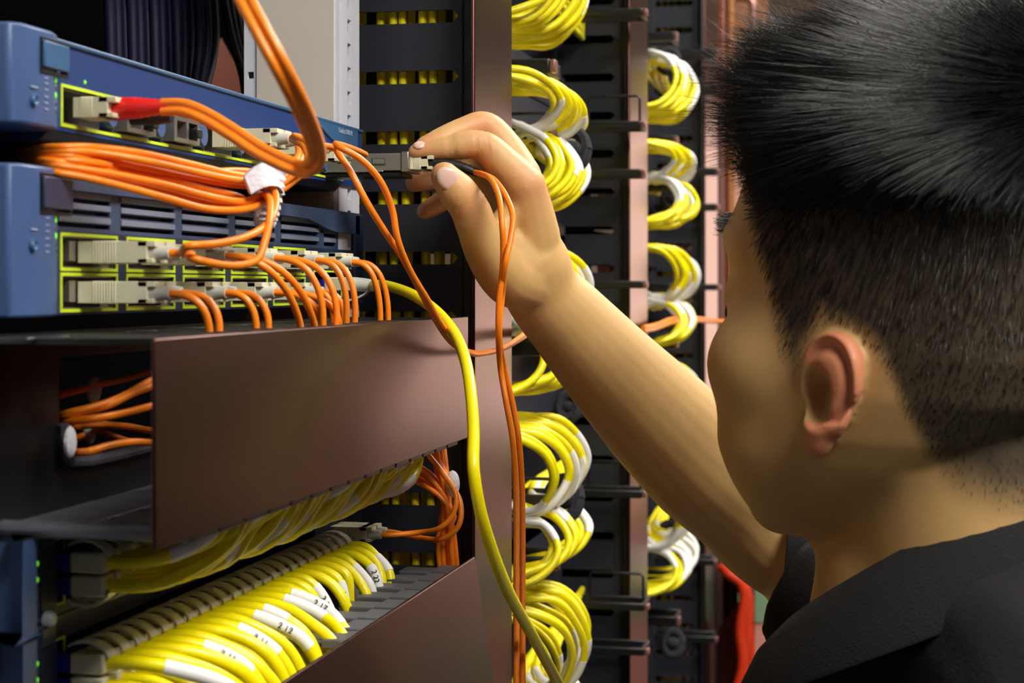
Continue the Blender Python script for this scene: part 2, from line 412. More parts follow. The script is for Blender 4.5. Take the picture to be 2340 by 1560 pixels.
part('badge_shadow_gap', MB().frame(by0-.001, by1+.001, bz0-.0022, bz1+.0012, .0012, .0035, .0064), 'black', t1)
mb_ = MB(); dome(mb_, (.0058, yx(76, .006), zy(237, 76)), .0024, .0016); part('mode_button', mb_, 'badge', t1)
leds(t1, .0042, yx(119, .003), [zy(y, 119) for y in (188, 204, 222, 240, 256)], (1, 0, 1, 0, 0))
pr = MB()
for y in (186, 198, 212, 228, 242, 256): pr.box(.0055, .0062, yx(100, .0058), yx(109, .0058), zy(y+2, 104), zy(y-1, 104))
pr.box(.0058, .0063, yx(70, .006), yx(86, .006), zy(209, 78), zy(205, 78))
part('printed_marks', pr, 'print', t1)
leds(t1, 0.0, yx(193), [zy(188, 193)], (1,), .0008)
part('port_outline', MB().frame(PY0-.0012, PY1+.0012, PZ0-.0012, PZ1+.0012, .0013, -.0002, .0005), 'lime', t1, label='lime yellow printed outline')
SY = [0.705, 0.7585, 0.812, 0.8655, 0.919, 0.9725, 1.0215]; SZ = 1.6728
for i, y in enumerate(SY + [1.052]):
    cg = MB().frame(y-.0195 if i < 6 else y-.014, y+.0195 if i < 6 else y+.014, PZ0+.0004, PZ1-.0004, .0006, -.019, -.0012)
    cg.box(-.019, -.018, y-.014, y+.014, PZ0, PZ1)
    if i in (1, 2):     # empty modules: steel front, two openings, latch
        cg.plate(y-.0165, y+.0155, PZ0+.0015, PZ1-.0015, -.014, .004, [(y-.013, y-.0015, PZ0+.0035, PZ1-.0035), (y+.0015, y+.0125, PZ0+.0035, PZ1-.0035)])
    pc = part('port_cage', cg, 'silver', t1)
    if i in (1, 2): part('dark_opening', MB().box(-.0135, -.012, y-.0125, y+.0125, PZ0+.003, PZ1-.003), 'dark', pc); part('latch', MB().box(.0, .0075, y+.004, y+.0105, PZ0+.0045, PZ1-.006), 'black', pc, .0005)
for y in [(a+b)/2 for a, b in zip(SY, SY[1:])] + [1.0372]:
    part('divider', MB().lathe((-.019, y, SZ), (1, 0, 0), [(0, .0056), (.0195, .0056), (.021, .005)], 14), 'blueear', t1, label='rounded blue divider between modules')
sw = MB(); pts = []
for i in range(9):
    u = i / 8; px = 716 + 98 * u; pts.append((px, 264 + 46*u + 66 * (1 - (1-u)**2) * .62))
top = [(0.0011, yx(p[0]), min(ZT-.001, zy(p[0]*.298 + 53 + 4, p[0]))) for p in pts]; bot = [(0.0011, yx(p[0]), zy(min(p[1]+8, 376), p[0])) for p in pts]
for i in range(8): sw.add([top[i], top[i+1], bot[i+1], bot[i], *[(0, q[1], q[2]) for q in (top[i], top[i+1], bot[i+1], bot[i])]], [(0, 3, 2, 1), (4, 5, 6, 7), (3, 7, 6, 2), (0, 1, 5, 4)])
swo = part('name_plate', sw, 'badge', t1, label='lighter curved plate with pale printing')
lettering('Catalyst 3500 XL', .0042, (.0013, (yx(758)+yx(812))/2, (zy(293, 760)+zy(310, 810))/2), (0, 1, 0), (0, 0, 1), swo, 'print')

# ------------------------------------------------------------------ second switch (two rows of boxed ports under louvres)
Z2T, Z2B = 1.6457, 1.5887
t2 = thing('network_switch', 'slate blue network switch under the orange bundle, with louvres and ten lime-boxed ports', 'network switch', (-0.15, (YL+YR)/2, Z2B))
CY = [0.7124, 0.7777, 0.8435, 0.9085, 0.9739]; HW = .0267
ROWS = [(1.6076, 1.6206), (1.5909, 1.6045)]
RJ = (yx(717), yx(779)); RJZ = (zy(676, 750), zy(622, 750))
VR = [1.6353, 1.6306, 1.6252]
vg = [(143, 262), (286, 408), (425, 530), (546, 636), (650, 735), (748, 774)]
HOL = [(c-HW, c+HW, a, b) for c in CY for a, b in ROWS] + [(RJ[0], RJ[1], RJZ[0], RJZ[1])]
part('chassis', MB().box(-0.30, -0.021, YL+.012, EY-.003, Z2B+.0005, Z2T-.0005), 'bluedark', t2, 0.001)
part('bezel', MB().plate(yx(118), EY, Z2B, 1.6225, -0.02, 0.0, HOL), 'bluedark', t2, label='dark blue lower face')
part('mounting_ear', MB().box(-.0018, 0.0, EY, YR, Z2B, 1.6225), 'bluedark', t2)
vh = [(yx(a), yx(b), z-.0009, z+.0009) for z in VR for a, b in vg]
vp = MB().plate(yx(128), EY, 1.6225, 1.6388, -0.009, -0.0022, vh)
part('louvre_panel', vp, 'slate', t2, label='recessed louvre panel with three rows of slots')
br = MB()
for z in VR:
    for a, b in vg: br.rings([[(-.0022, y, z+.0012), (-.0016, y, z+.0014), (-.0016, y, z+.0036), (-.0022, y, z+.0038)] for y in (yx(a), yx(b))])
part('louvre_bar', br, 'vent', t2)
part('louvre_back', MB().box(-.0205, -.0195, yx(128), EY, 1.6225, 1.6388), 'dark', t2)
# top rail steps down near the right end
tr = MB(); ys = [yx(p) for p in (118, 300, 500, 650, 700, 722, 745, 765, 818)]; zb = [1.6392] * 4 + [1.6388, 1.6368, 1.6342, 1.6328, 1.6326]
for i in range(8):
    a, b = (ys[i], zb[i]), (ys[i+1], zb[i+1])
    vs = [(x, y, z) for x in (-.0018, .0012) for y, z in (a, b, (b[0], Z2T), (a[0], Z2T))]
    tr.add(vs, [(0, 3, 2, 1), (4, 5, 6, 7), (0, 1, 5, 4), (2, 3, 7, 6)])
part('top_rail', tr, 'slate', t2, label='slate top rail with a step at its right end')
part('right_end', MB().box(-.0018, .0012, yx(808), YR, Z2B, Z2T-.0005), 'bluedark', t2, .001)
ec = MB(); prof = [(-.021, YL), (.002, YL+.001), (.0055, YL+.006), (.006, YL+.030), (.0035, yx(112)), (0, yx(122)), (-.021, yx(122))]
ec.rings([[(a, b, z) for a, b in prof] for z in (Z2B-.0005, Z2T+.0008)])
part('end_cap', ec, 'blueear', t2, 0.0012, label='paler raised end cap')
by0, by1 = yx(62), yx(128); bz0, bz1 = zy(478, 94), zy(406, 94)
part('badge', MB().box(.0055, .0075, by0, by1, bz0, bz1), 'badgedark', t2, 0.0005, label='square dark slate badge')
part('badge_shadow_gap', MB().frame(by0-.001, by1+.001, bz0-.0022, bz1+.0012, .0012, .0035, .0064), 'black', t2)
mb_ = MB(); dome(mb_, (.0058, yx(74, .006), zy(562, 74)), .0024, .0016); part('mode_button', mb_, 'badge', t2)
leds(t2, .0040, yx(120, .003), [zy(y, 120) for y in (503, 521, 540, 556, 572)], (1, 0, 1, 0, 0), .0013)
pr = MB()
for y in (500, 516, 530, 546, 562, 576): pr.box(.0055, .0062, yx(103, .0058), yx(111, .0058), zy(y+2, 107), zy(y-1, 107))
pr.box(.0058, .0063, yx(70, .006), yx(84, .006), zy(528, 77), zy(524, 77))
part('printed_marks', pr, 'print', t2)
for c in CY:
    for a, b in ROWS:
        part('port_outline', MB().frame(c-HW-.0012, c+HW+.0012, a-.0012, b+.0012, .0013, -.0002, .0005), 'lime', t2, label='lime printed outline')
        cg = MB().frame(c-HW, c+HW, a, b, .0007, -.019, -.0012); cg.box(-.019, -.018, c-HW, c+HW, a, b); cg.box(-.018, -.0006, c-.018, c-.0115, a+.003, b-.002)
        cg.box(-.012, .003, c+.004, c+.012, a+.0006, a+.0022)
        part('port_cage', cg, 'silver', t2)
part('port_outline', MB().frame(RJ[0]-.001, RJ[1]+.001, RJZ[0]-.001, RJZ[1]+.001, .001, -.0002, .0005), 'lime', t2, label='lime printed outline of the copper ports')
part('copper_port', MB().box(-.019, -.010, RJ[0]+.001, RJ[1]-.001, RJZ[0]+.001, RJZ[1]-.001), 'dark', t2)

# ------------------------------------------------------------------ third and fourth switch: copper ports full of yellow cables
PYS = [0.682 + 0.01435 * k for k in range(24)]
def copper_switch(zt, zb, zr, label, side):
    t = thing('network_switch', label, 'network switch', (-0.15, (YL+YR)/2, zb))
    part('chassis', MB().box(-0.30, -0.021, YL+.012, EY-.003, zb+.0005, zt-.0005), 'bluedark', t, .001)
    zc = sum(zr) / 2
    part('mounting_ear', MB().box(-.0018, 0.0, EY, YR, zb, zt), 'bluedark', t)
    part('bezel', MB().plate(yx(112), EY, zb, zt, -.02, 0.0, [(PYS[0]-.0085, PYS[-1]+.0085, zc-.0125, zc+.0125)]), 'bluedark', t)
    part('port_outline', MB().frame(PYS[0]-.0095, PYS[0]+.0065, zc-.0135, zc+.0135, .001, -.0002, .0005), 'lime', t, label='lime printed outline')
    g = MB()
    for y in [PYS[0] - .0072] + [p + .0072 for p in PYS]: g.box(-.019, -.0008, y-.0006, y+.0006, zc-.0125, zc+.0125)
    g.box(-.019, -.0008, PYS[0]-.0085, PYS[-1]+.0085, zc-.0006, zc+.0006); g.box(-.0195, -.0185, PYS[0]-.0085, PYS[-1]+.0085, zc-.0125, zc+.0125)
    part('jack_grid', g, 'black', t)
    ec = MB(); prof = [(-.021, YL), (.009, YL+.001), (.0125, YL+.004), (.013, yx(50, .013)), (.0085, yx(62, .008)), (0.004, yx(66, 0.004)), (.003, yx(108)), (-.021, yx(112))]
    ec.rings([[(a, b, z) for a, b in prof] for z in (zb + .0005, zt + .0006)])
    part('end_cap', ec, 'blueear', t, .0012, label='grey blue raised end cap')
    part('indicator_strip', MB().box(.0028, .0044, yx(70), yx(108), zb+.003, zt-.009), 'bluedark', t, .0004)
    part('badge', MB().box(.003, .0046, yx(70), yx(104), zt-.0085, zt-.001), 'badgedark', t, .0004)
    zs = [zt - .0133 - .0031 * k for k in range(6)]
    leds(t, .0046, yx(84, .0046), zs, side, .0010)
    part('corner_screw', MB().lathe((.004, yx(108, .005), zb+.002), (1, 0, 0), [(0, .0032), (.003, .0032), (.004, .0024)], 10), 'zinc', t)
    return t
Z3T, Z3B, Z4T, Z4B = 1.5072, 1.4694, 1.4688, 1.4300
Z3R, Z4R = (1.4912, 1.4818), (1.4512, 1.4418)
copper_switch(Z3T, Z3B, Z3R, 'blue network switch directly under the bronze-covered tray, full of yellow plugs', (1, 0, 1, 0, 0, 0))
copper_switch(Z4T, Z4B, Z4R, 'blue network switch lowest in the corner, yellow cables dropping from it', (1, 0, 1, 0, 0, 0))

def rj45(root, y, z, up, x0=0.004, x1=0.022, tab=True):
    b = MB().box(x0 + .004, x1, y-.0057, y+.0057, z-.0041, z+.0041)
    part('plug', b, 'clear', root, .0008, label='cloudy clear plug')
    part('contact_end', MB().box(x0 - .012, x0 + .0042, y-.0055, y+.0055, z-.0036, z+.0030), 'clearblue', root, .0004)
    if tab:
        p = [(x1 + .0015, z+up*.0030), (x1 - .001, z+up*.0056), (x1 - .005, z+up*.0078), (x1 - .009, z+up*.0084), (x1 - .0135, z+up*.0076), (x1 - .0165, z+up*.0062)]
        q = MB(); rr = []
        for i, (x, zz) in enumerate(p):
            w_ = .0040 - .0003 * i; rr.append([(x, y-w_, zz-.0006), (x, y+w_, zz-.0006), (x, y+w_, zz+.0006), (x, y-w_, zz+.0006)])
        q.rings(rr); part('latch_tab', q, 'tab', root, angle=60)
CR = 0.0029
txt = {}
row3, row4 = [], []
for k, y in enumerate(PYS):       # switch 3: both rows, bending along the rack and up behind the cover
    for up, z in ((1, Z3R[0]), (-1, Z3R[1])):
        j = rng.uniform(-1, 1, 6); zz = z
        if up > 0: pts = [(.019, y, z), (.036, y+.002, z), (.050+.003*j[0], y+.020, z+.004), (.054+.004*j[1], y+.050+.006*j[2], z+.014), (.052, y+.074, z+.026), (.050, y+.086, z+.042)]
        else: pts = [(.019, y, z), (.036, y+.002, z), (.046+.003*j[0], y+.018, z+.001), (.051+.003*j[1], y+.050+.006*j[2], z+.011), (.052, y+.080, z+.027), (.050, y+.095, z+.05)]
        pts = [(a, min(b, 1.06), c) for a, b, c in pts]
        s = (.30 + .10*j[3], .50 + .05*j[4]) if (k * 2 + (up > 0)) % 3 == 1 else None
        o, p = cord('patch_cable', pts, CR, 'yellow', 'yellow cable from the %s ports of the switch under the bronze tray' % ('upper' if up > 0 else 'lower'), 'cable',
                    'yellow cables climbing behind the tray cover, %s ports' % ('upper' if up > 0 else 'lower'), sleeves=[s] if s else [], per=4)
        rj45(o, y, z, up, tab=(up > 0 or k < 4))
for k, y in enumerate(PYS):
    j = rng.uniform(-1, 1, 6); z = Z4R[0]
    if k < 10:
        d = (.806 - y) * .42 + .004*j[2]
        xo = .005*j[0]; dz = .003*j[1]
        pts = [(.019, y, z), (.035, y+.001, z), (.047+xo*.4, y+.003+d*.08+.001*j[3], z-.004+dz*.5), (.060+xo*.8, y+.004+d*.30+.003*j[4], z-.014+dz), (.067+xo, y+.004+d*.62+.004*j[4], z-.031+dz), (.068+xo, y+.004+d*.85+.004*j[5], z-.050), (.065+xo*.6, y+.004+d, z-.07), (.058, y+.004+d, z-.085)]
        lab = 'yellow cable in the near clump falling from the lowest switch to the bottom edge'; grp = 'near clump of falling yellow cables'
    elif k < 13:
        pts = [(.019, y, z), (.034, y+.001, z), (.048, y+.002, z-.003), (.060, y+.002+.002*j[0], z-.009), (.070+.002*j[1], y-.002, z-.0165), (.0745, y-.006+.003*(k-10), z-.024), (.072, y-.006, z-.05), (.06, y, z-.08)]
        lab = 'yellow cable slanting across the gap between the two falling clumps'; grp = 'yellow cables slanting between the clumps'
    else:
        lean = (k - 18) * -.0035
        pts = [(.019, y, z), (.032, y+.001, z), (.041+.002*j[3], y+.001+lean*.1, z-.005), (.0480+.004*j[0], y+lean*.4+.002*j[4], z-.017+.003*j[1]), (.048+.004*j[0], y+lean*.8+.003*j[5], z-.034), (.043, y+lean, z-.06), (.042, y+lean, z-.10)]
        lab = 'yellow cable in the far clump falling beside the tilted bronze cover'; grp = 'far clump of falling yellow cables'
    s = (.20 + .03*j[3], .38 + .04*j[4]) if k in (0, 3, 6, 8, 11, 12, 15, 17, 20, 21) else None
    if k in (9, 23): s = (.18, .28)
    o, p = cord('patch_cable', pts, CR, 'yellow', lab, 'cable', grp, sleeves=[s] if s else [], per=5)
    rj45(o, y, z, 1)
    if k in (3, 6, 8, 12, 15, 17, 21):
        q = sub_path(p, s[0]*.7+s[1]*.3, s[0]*.3+s[1]*.7); mid = q[len(q)//2] if len(q) > 2 else (q[0]+q[-1])/2
        al = (q[-1] - q[0]).normalized(); vd = (CAMPOS - mid).normalized(); vd = (vd - al * vd.dot(al)).normalized()
        sl = [c for c in o.children if c.name.startswith('marker')][0]
        lettering({3: '2 11', 6: '2 11', 8: '2 12', 12: '2 17', 15: '2 33', 17: '2 23', 21: '2 22'}[k], .0042, mid + vd * (CR*1.1 + .0003), al, vd.cross(al), sl, 'ink')
for k, y in enumerate(PYS[:16]):
    j = rng.uniform(-1, 1, 4); z = Z4R[1]
    pts = [(.019, y, z), (.034, y+.001, z-.001), (.046, y+.004, z-.008), (.052+.002*j[0], y+.008, z-.026), (.05+.003*j[1], y+.012, z-.05), (.045, y+.012, z-.08)]
    o, p = cord('patch_cable', pts, CR, 'yellow', 'yellow cable from the lower ports of the lowest switch, mostly behind the others', 'cable', 'yellow cables from the lower ports of the lowest switch', per=4)
    rj45(o, y, z, -1, tab=False)

# ------------------------------------------------------------------ horizontal cable trays with bronze covers
MX = 0.079; MZT, MZB = 1.5822, 1.5096; MY0, MY1 = yx(355, MX), yx(1070, MX)
t = thing('cable_tray', 'bronze-covered cable tray under the second switch, orange cords dropping into it', 'cable tray', (0, (MY0+MY1)/2, MZB))
part('cover', MB().box(MX-.0016, MX, MY0, MY1, MZB, MZT), 'bronze', t, .0006, label='brushed bronze front cover')
part('back_plate', MB().plate(YL-.02, MY1, MZB-.002, MZT, -.003, -.0005, [(yx(138), yx(138)+.13, 1.5292, 1.5715), (yx(138)+.16, yx(138)+.27, 1.5292, 1.5715)]), 'black', t)
lipm = MB().tube(curve_pts([(.001, yx(140), 1.545), (.001, yx(140)+.002, 1.532), (.001, yx(140)+.012, 1.529), (.001, yx(140)+.125, 1.529)], 5), .0024, 8)
part('window_lip', lipm, 'finger', t, label='rolled grey lip of the cable window')
tf = MB(); tf.box(-.0005, .020, YL-.02, MY1, MZT-.003, MZT-.0005)
k = 0; y = YL - .015
while y < MY1 - .02:
    tf.box(.020, MX-.008, y, y+.016, MZT-.0032, MZT-.0005); tf.box(MX-.010, MX-.0022, y-.003, y+.019, MZT-.0034, MZT-.0002); y += .0285
part('top_finger', tf, 'black', t, .0006, label='black fingers along the top')
fl = MB(); fl.box(-.0005, .030, YL+.001, MY1, MZB-.001, MZB+.0014); y = YL + .001
while y < MY1 - .02:
    fl.box(.030, MX-.012, y, y+.021, MZB-.001, MZB+.0014); fl.box(MX-.012, MX-.003, y-.002, y+.0235, MZB-.003, MZB+.003); y += .0285
fl.tube([(-.0005, YL+.001, MZB), (MX-.006, YL+.001, MZB)], .0034, 8, round_cap=True)
part('bottom_finger', fl, 'finger', t, .0006, label='grey fingers along the bottom')

LX = 0.083; LZT = 1.4385; LY1 = yx(1085, LX); LTILT = .0125
t = thing('cable_tray', 'lower cable tray with a tilted bronze cover, yellow cables falling into it', 'cable tray', (0, (YL+LY1)/2, 1.36))
cv = MB(); cv.rings([[(LX, y, LZT), (LX+LTILT, y, LZT-.0765), (LX+LTILT-.002, y, LZT-.077), (LX-.0018, y, LZT)] for y in (YL, LY1)])
part('cover', cv, 'bronze', t, .0005, label='tilted bronze cover')
part('back_plate', MB().box(-.003, -.0005, YL, LY1+.02, LZT-.085, LZT-.006), 'black', t)
lf = MB(); y = YL + .186
while y < LY1 - .015:
    lf.box(.047, LX-.014, y, y+.0175, LZT-.0062, LZT-.0032); lf.box(LX-.016, LX-.0035, y-.0035, y+.021, LZT-.0066, LZT-.0022); y += .030
part('top_finger', lf, 'finger', t, .0008, label='grey T-shaped fingers along the top')
lb = MB(); lb.box(-.0005, LX, YL, LY1, LZT-.082, LZT-.079); part('floor', lb, 'black', t)
# ------------------------------------------------------------------ orange fibre cables
OR = 0.00165
def sc_body(b, y, z, x0, x1, h=.0088, wd=.0100):
    b.box(x0, x1, y-wd/2, y+wd/2, z-h/2, z+h/2)
    for k in range(9): x = x0 + (x1-x0) * (.22 + .04*k); b.box(x, x+.0004, y-wd/2-.0002, y+wd/2+.0002, z-h/2-.0002, z+h/2+.0002)
    b.box(x1-.004, x1+.0035, y-wd/2, y+wd/2, z+h/2-.0022, z+h/2); b.box(x1-.004, x1+.0025, y-wd/2, y+wd/2, z-h/2, z-h/2+.0018)
def fibre(label, y, z, cords, group=None, x0=0.0, ln=.030, cat='cable', rb=.0037, bl=.0125, mats=('beige', 'boot')):
    """Duplex plug with two grey boots and two orange cords; cords are lists of points after the boots."""
    t = thing('fiber_patch_cable', label, cat, (x0, y, z), group)
    x1 = x0 + ln
    for s in (-1, 1):
        b = MB(); sc_body(b, y + s*.0063, z, x0, x1); part('plug', b, mats[0], t, .0004, label='beige plug')
        part('boot', MB().lathe((x1-.0045, y+s*.0063, z-.0003), (1, 0, 0), [(0, rb*1.08), (bl*.35, rb*1.05), (bl*.7, rb*.86), (bl, rb*.72)], 12), mats[1], t, label='grey boot')
    part('plug_clip', MB().box(x0+.006, x0+.019, y-.0012, y+.0012, z-.003, z+.0046), mats[0], t, .0003)
    for s, c in zip((-1, 1), cords):
        p0 = V((x1 - .0045 + bl*.9, y+s*.0063, z-.0003))
        q_ = [p0] + arc_pts(p0 + V((.002, 0, 0)), c[1], c[2]) if c[0] == 'arc' else [p0, p0 + V((.005, 0, -.0002))] + [V(q) for q in c]
        part('cord', MB().tube(curve_pts(q_, 6), OR, 9), 'orange', t, angle=60)
    return t
U, L = sum(ROWS[0])/2, sum(ROWS[1])/2
def down(dx1, ly1, dx2, ly2):
    """Two cords that arc out of their boots and fall through the tray fingers."""
    return (('arc', dx1, ly1), ('arc', dx2, ly2))
def arc_pts(p0, dx, ly):
    h = p0.z - 1.580
    return [p0 + V((dx*a, ly*b_, -h*c_)) for a, b_, c_ in ((.38, .05, .05), (.68, .15, .17), (.90, .4, .40), (1.0, .7, .68), (1.0, 1.0, 1.0), (.94, 1.1, 1.35), (.8, 1.2, 2.0))]
# the tied bundle: left ends run into the gap under the top switch
TIE = PX(612, 425, .055)
left_in = [(70, 352), (78, 366), (86, 378), (92, 388), (70, 372), (74, 360), (90, 384), (80, 356)]
def bundle_tail(i, dz=0.0):
    """From the tie leftwards; i picks the strand's place in the bundle."""
    up = i < 4
    a = i % 4
    o = (0, .0030, .0008, .0036)[a]
    if up: pts = [(598, 412 + 8*a, .056 + o), (520, 396 + 12*a, .048 + o), (430, 374 + 15*a, .038 + o), (320, 350 + 15*a, .026 + o), (220, 337 + 12*a, .014 + o*.5), (150, 336 + 10*a, .008), (95, 338 + 10*a, -.004), (40, 345 + 7*a, -.03)]
    else: pts = [(598, 440 + 8*a, .055 + o), (550, 452 + 9*a, .052 + o), (470, 432 + 15*a, .043 + o), (380, 408 + 15*a, .033 + o), (280, 390 + 12*a, .021 + o), (190, 378 + 9*a, .012 + o*.5), (120, 369 + 8*a, .004), (50, 368 + 5*a, -.03)]
    return [PX(p[0], p[1] + dz, p[2]) for p in pts]
def up_from_tie(path): return path

# second switch, upper row
fibre('orange fiber pair in the first upper port of the second switch, rising to the tie', CY[0], U,
      ([PX(430, 562, .052), PX(500, 556, .060), PX(565, 540, .066), PX(612, 510, .069), PX(630, 470, .068), PX(626, 436, .064)] + bundle_tail(0),
       [PX(440, 590, .052), PX(500, 604, .060), PX(550, 606, .066), PX(590, 590, .070), PX(604, 555, .071), PX(616, 500, .070), PX(614, 452, .064)] + bundle_tail(5)))
fibre('orange fiber pair in the second upper port of the second switch, dropping in a curve', CY[1], U,
      down(.024, .030, .026, .032))
fibre('orange fiber pair in the third upper port of the second switch, dropping into the tray', CY[2], U,
      down(.022, .004, .026, .0))
fibre('orange fiber pair in the fourth upper port of the second switch, falling straight down', CY[3], U,
      down(.016, -.002, .017, -.003))
fibre('orange fiber pair in the last upper port of the second switch, beside the yellow plug', CY[4], U,
      down(.014, .004, .015, .004))
# second switch, lower row
fibre('orange fiber pair in the first lower port of the second switch, nearest the left end', CY[0], L,
      down(.0145, .004, .0155, .0))
fibre('orange fiber pair in the second lower port of the second switch', CY[1], L, down(.012, .003, .014, .001))
fibre('orange fiber pair in the third lower port of the second switch, slanting into the tray', CY[2], L, down(.020, .010, .024, .012))
fibre('orange fiber pair in the fourth lower port of the second switch', CY[3], L, down(.008, .002, .010, .001))
# top switch
def up_tie(xs): return [PX(*q) for q in xs]
fibre('orange fiber pair in the fourth module of the top switch, turning down to the tie', SY[3], SZ,
      ([PX(668, 318, .054), PX(695, 336, .066), PX(704, 362, .070), PX(690, 384, .070), PX(665, 404, .066), PX(640, 424, .062), PX(622, 434, .060)] + bundle_tail(1),
       [PX(672, 312, .056), PX(704, 332, .068), PX(712, 360, .072), PX(700, 388, .071), PX(672, 412, .066), PX(642, 434, .062), PX(622, 442, .060)] + bundle_tail(2)))
fibre('orange fiber pair in the fifth module of the top switch, swept back to the tie', SY[4], SZ,
      ([PX(684, 330, .046), PX(682, 352, .054), PX(668, 380, .058), PX(652, 404, .060), PX(630, 428, .060)] + bundle_tail(6),
       [PX(694, 330, .048), PX(690, 356, .056), PX(676, 386, .058), PX(656, 412, .060), PX(630, 438, .060)] + bundle_tail(7)))
fibre('orange fiber pair from the top switch, its cords parting and dropping past the hand', SY[5], SZ,
      ([PX(770, 345, .060), PX(800, 390, .068), PX(838, 462, .076), PX(880, 530, .082), PX(920, 590, .086), PX(962, 668, .090), PX(1000, 738, .090), PX(1034, 784, .088), PX(1070, 803, .088), PX(1110, 806, .088), PX(1150, 796, .086), PX(1190, 774, .084), PX(1212, 758, .06)],
       [PX(772, 334, .064), PX(822, 362, .074), PX(868, 412, .082), PX(896, 478, .086), PX(908, 545, .088), PX(934, 612, .090), PX(974, 680, .093), PX(1010, 742, .093), PX(1044, 790, .091), PX(1078, 808, .091), PX(1120, 804, .091), PX(1158, 790, .089), PX(1196, 764, .087), PX(1216, 750, .06)]))
# two loose strands of the bundle that end in the tied loop
for i, (a, lab) in enumerate(((3, 'lone orange cord arching over the tied bundle'), (4, 'lone orange cord lowest in the tied bundle'))):
    pts = bundle_tail(a)
    if i == 0: pts = [PX(614, 430, .05), PX(585, 398, .045), PX(540, 390, .040), PX(480, 394, .035), PX(425, 400, .030)] + pts[4:]
    else: pts = [PX(616, 446, .055), PX(606, 462, .055), PX(570, 470, .054)] + pts[1:]
    cord('fiber_patch_cable', pts, OR, 'orange', lab, 'cable', 'loose cords of the tied bundle')

# white hook-and-loop tie with a serrated edge
t = thing('cable_tie', 'white fuzzy hook tape tie around the orange bundle', 'cable tie', TIE)
c = PX(618, 434, .058); ax = V((.75, .5, -.15)).normalized(); e1 = V((0, 0, 1)); e1 = (e1 - ax*e1.dot(ax)).normalized(); e2 = ax.cross(e1)
def band(r0, w_, n=56, serr=.0012, th=.0014):
    b = MB(); rs = []
    for i in range(n):
        a = 2*math.pi*i/n; d = (e1*math.cos(a)*1.55 + e2*math.sin(a)*.78); s = serr * (1 if i % 2 else -1)
        rs.append([c + d*(r0) - ax*(w_/2), c + d*r0 + ax*w_/2, c + d*(r0+th+.0004) + ax*(w_/2 + s*.6), c + d*(r0+th+s) - ax*(w_/2 + s*.6)])
    return b.rings(rs, closed=True)
part('band', band(.0082, .0075), 'velcro', t, angle=20)
tl = curve_pts([PX(636, 418, .062), PX(622, 400, .064), PX(600, 400, .063), PX(576, 412, .060), PX(562, 424, .058)], 8); rs = []
for i, p in enumerate(tl):
    k = i / (len(tl) - 1); w_ = .0058 * (1 - .35*k) + .0005 * (i % 2); up_ = V((-.25, -.35, .9)).normalized()
    rs.append([p - up_*w_, p - up_*w_ + V((.0012, -.0006, 0)), p + up_*w_ + V((.0012, -.0006, 0)), p + up_*w_])
part('tail', MB().rings(rs), 'velcro', t, angle=20)

# red-booted plug, thick duplex cord looping out and up
t = thing('fiber_patch_cable', 'thick orange duplex cable with a red boot, looping out of the top switch and up', 'cable', (0, SY[0], SZ))
b = MB(); sc_body(b, SY[0], SZ, 0.0, .0150, .0082, .017); part('plug', b, 'beige', t, .0004, label='beige plug')
part('boot', MB().lathe((.0145, SY[0], SZ), V((.025, -.002, .0002)), [(0, .0048), (.003, .0046), (.010, .0044)] + [(.010+.0016*k, (.0043-.00018*k) * (1.04 if k % 2 else .96)) for k in range(8)] + [(.0245, .0026)], 14), 'red', t, label='ribbed red boot')
part('lower_boot', MB().lathe((.018, SY[0]+.009, SZ-.003), (1, -.05, -.02), [(0, .0032), (.012, .003), (.018, .0022)], 10), 'blackboot', t, label='black boot beneath')
main = curve_pts([(.036, SY[0]-.003, SZ), PX(420, 246, .046), PX(470, 266, .056), PX(530, 302, .068), PX(590, 342, .080), PX(640, 368, .090), PX(680, 384, .098), PX(706, 384, .106), PX(722, 366, .112), PX(722, 338, .116), PX(706, 288, .120), PX(680, 228, .122), PX(640, 150, .120), PX(600, 76, .114), PX(560, 0, .106), PX(520, -80, .096), PX(470, -200, .08), V((.03, .80, 1.98)), V((-.01, .82, 2.16))], 9)
dvs = []
b = MB(); R2 = .00185
for s in (-1, 1):
    pp = []
    for i, q in enumerate(main):
        tt = (main[min(i+1, len(main)-1)] - main[max(i-1, 0)]).normalized(); vd = (CAMPOS - q).normalized(); sd = tt.cross(vd).normalized()
        k = i / (len(main)-1); tw = 0.35 if k < .4 else .0
        nn = (sd * math.cos(tw) + vd * math.sin(tw)).normalized(); dvs.append(nn); pp.append(q + nn * s * R2)
    b.tube(pp, R2, 9)
b.tube(main, R2*.6, 6)
part('cord', b, 'orange', t, angle=60)

# yellow copper cable plugged into the second switch, hanging down in front
yy = (RJ[0]+RJ[1])/2 + .004; zz = (RJZ[0]+RJZ[1])/2
t = thing('patch_cable', 'long yellow cable from the second switch, hanging over both bronze covers', 'cable', (0, yy, zz))
part('plug', MB().box(-.002, .017, yy-.0057, yy+.0057, zz-.0041, zz+.0041), 'clear', t, .0008, label='cloudy clear plug')
part('contact_end', MB().box(-.012, -.002, yy-.0054, yy+.0054, zz-.0036, zz+.003), 'clearblue', t, .0004)
part('strain_relief', MB().lathe((.016, yy, zz), (1, 0, -.08), [(0, .0042), (.006, .0040), (.012, .0034)], 10), 'tab', t)
q = MB(); rr = []
for i, (x, z) in enumerate([(.026, -.002), (.022, -.006), (.016, -.009), (.008, -.0098), (.001, -.0085)]): rr.append([(x, yy-.003, zz+z-.0006), (x, yy+.003, zz+z-.0006), (x, yy+.003, zz+z+.0006), (x, yy-.003, zz+z+.0006)])
part('latch_tab', q.rings(rr), 'tab', t, angle=60)
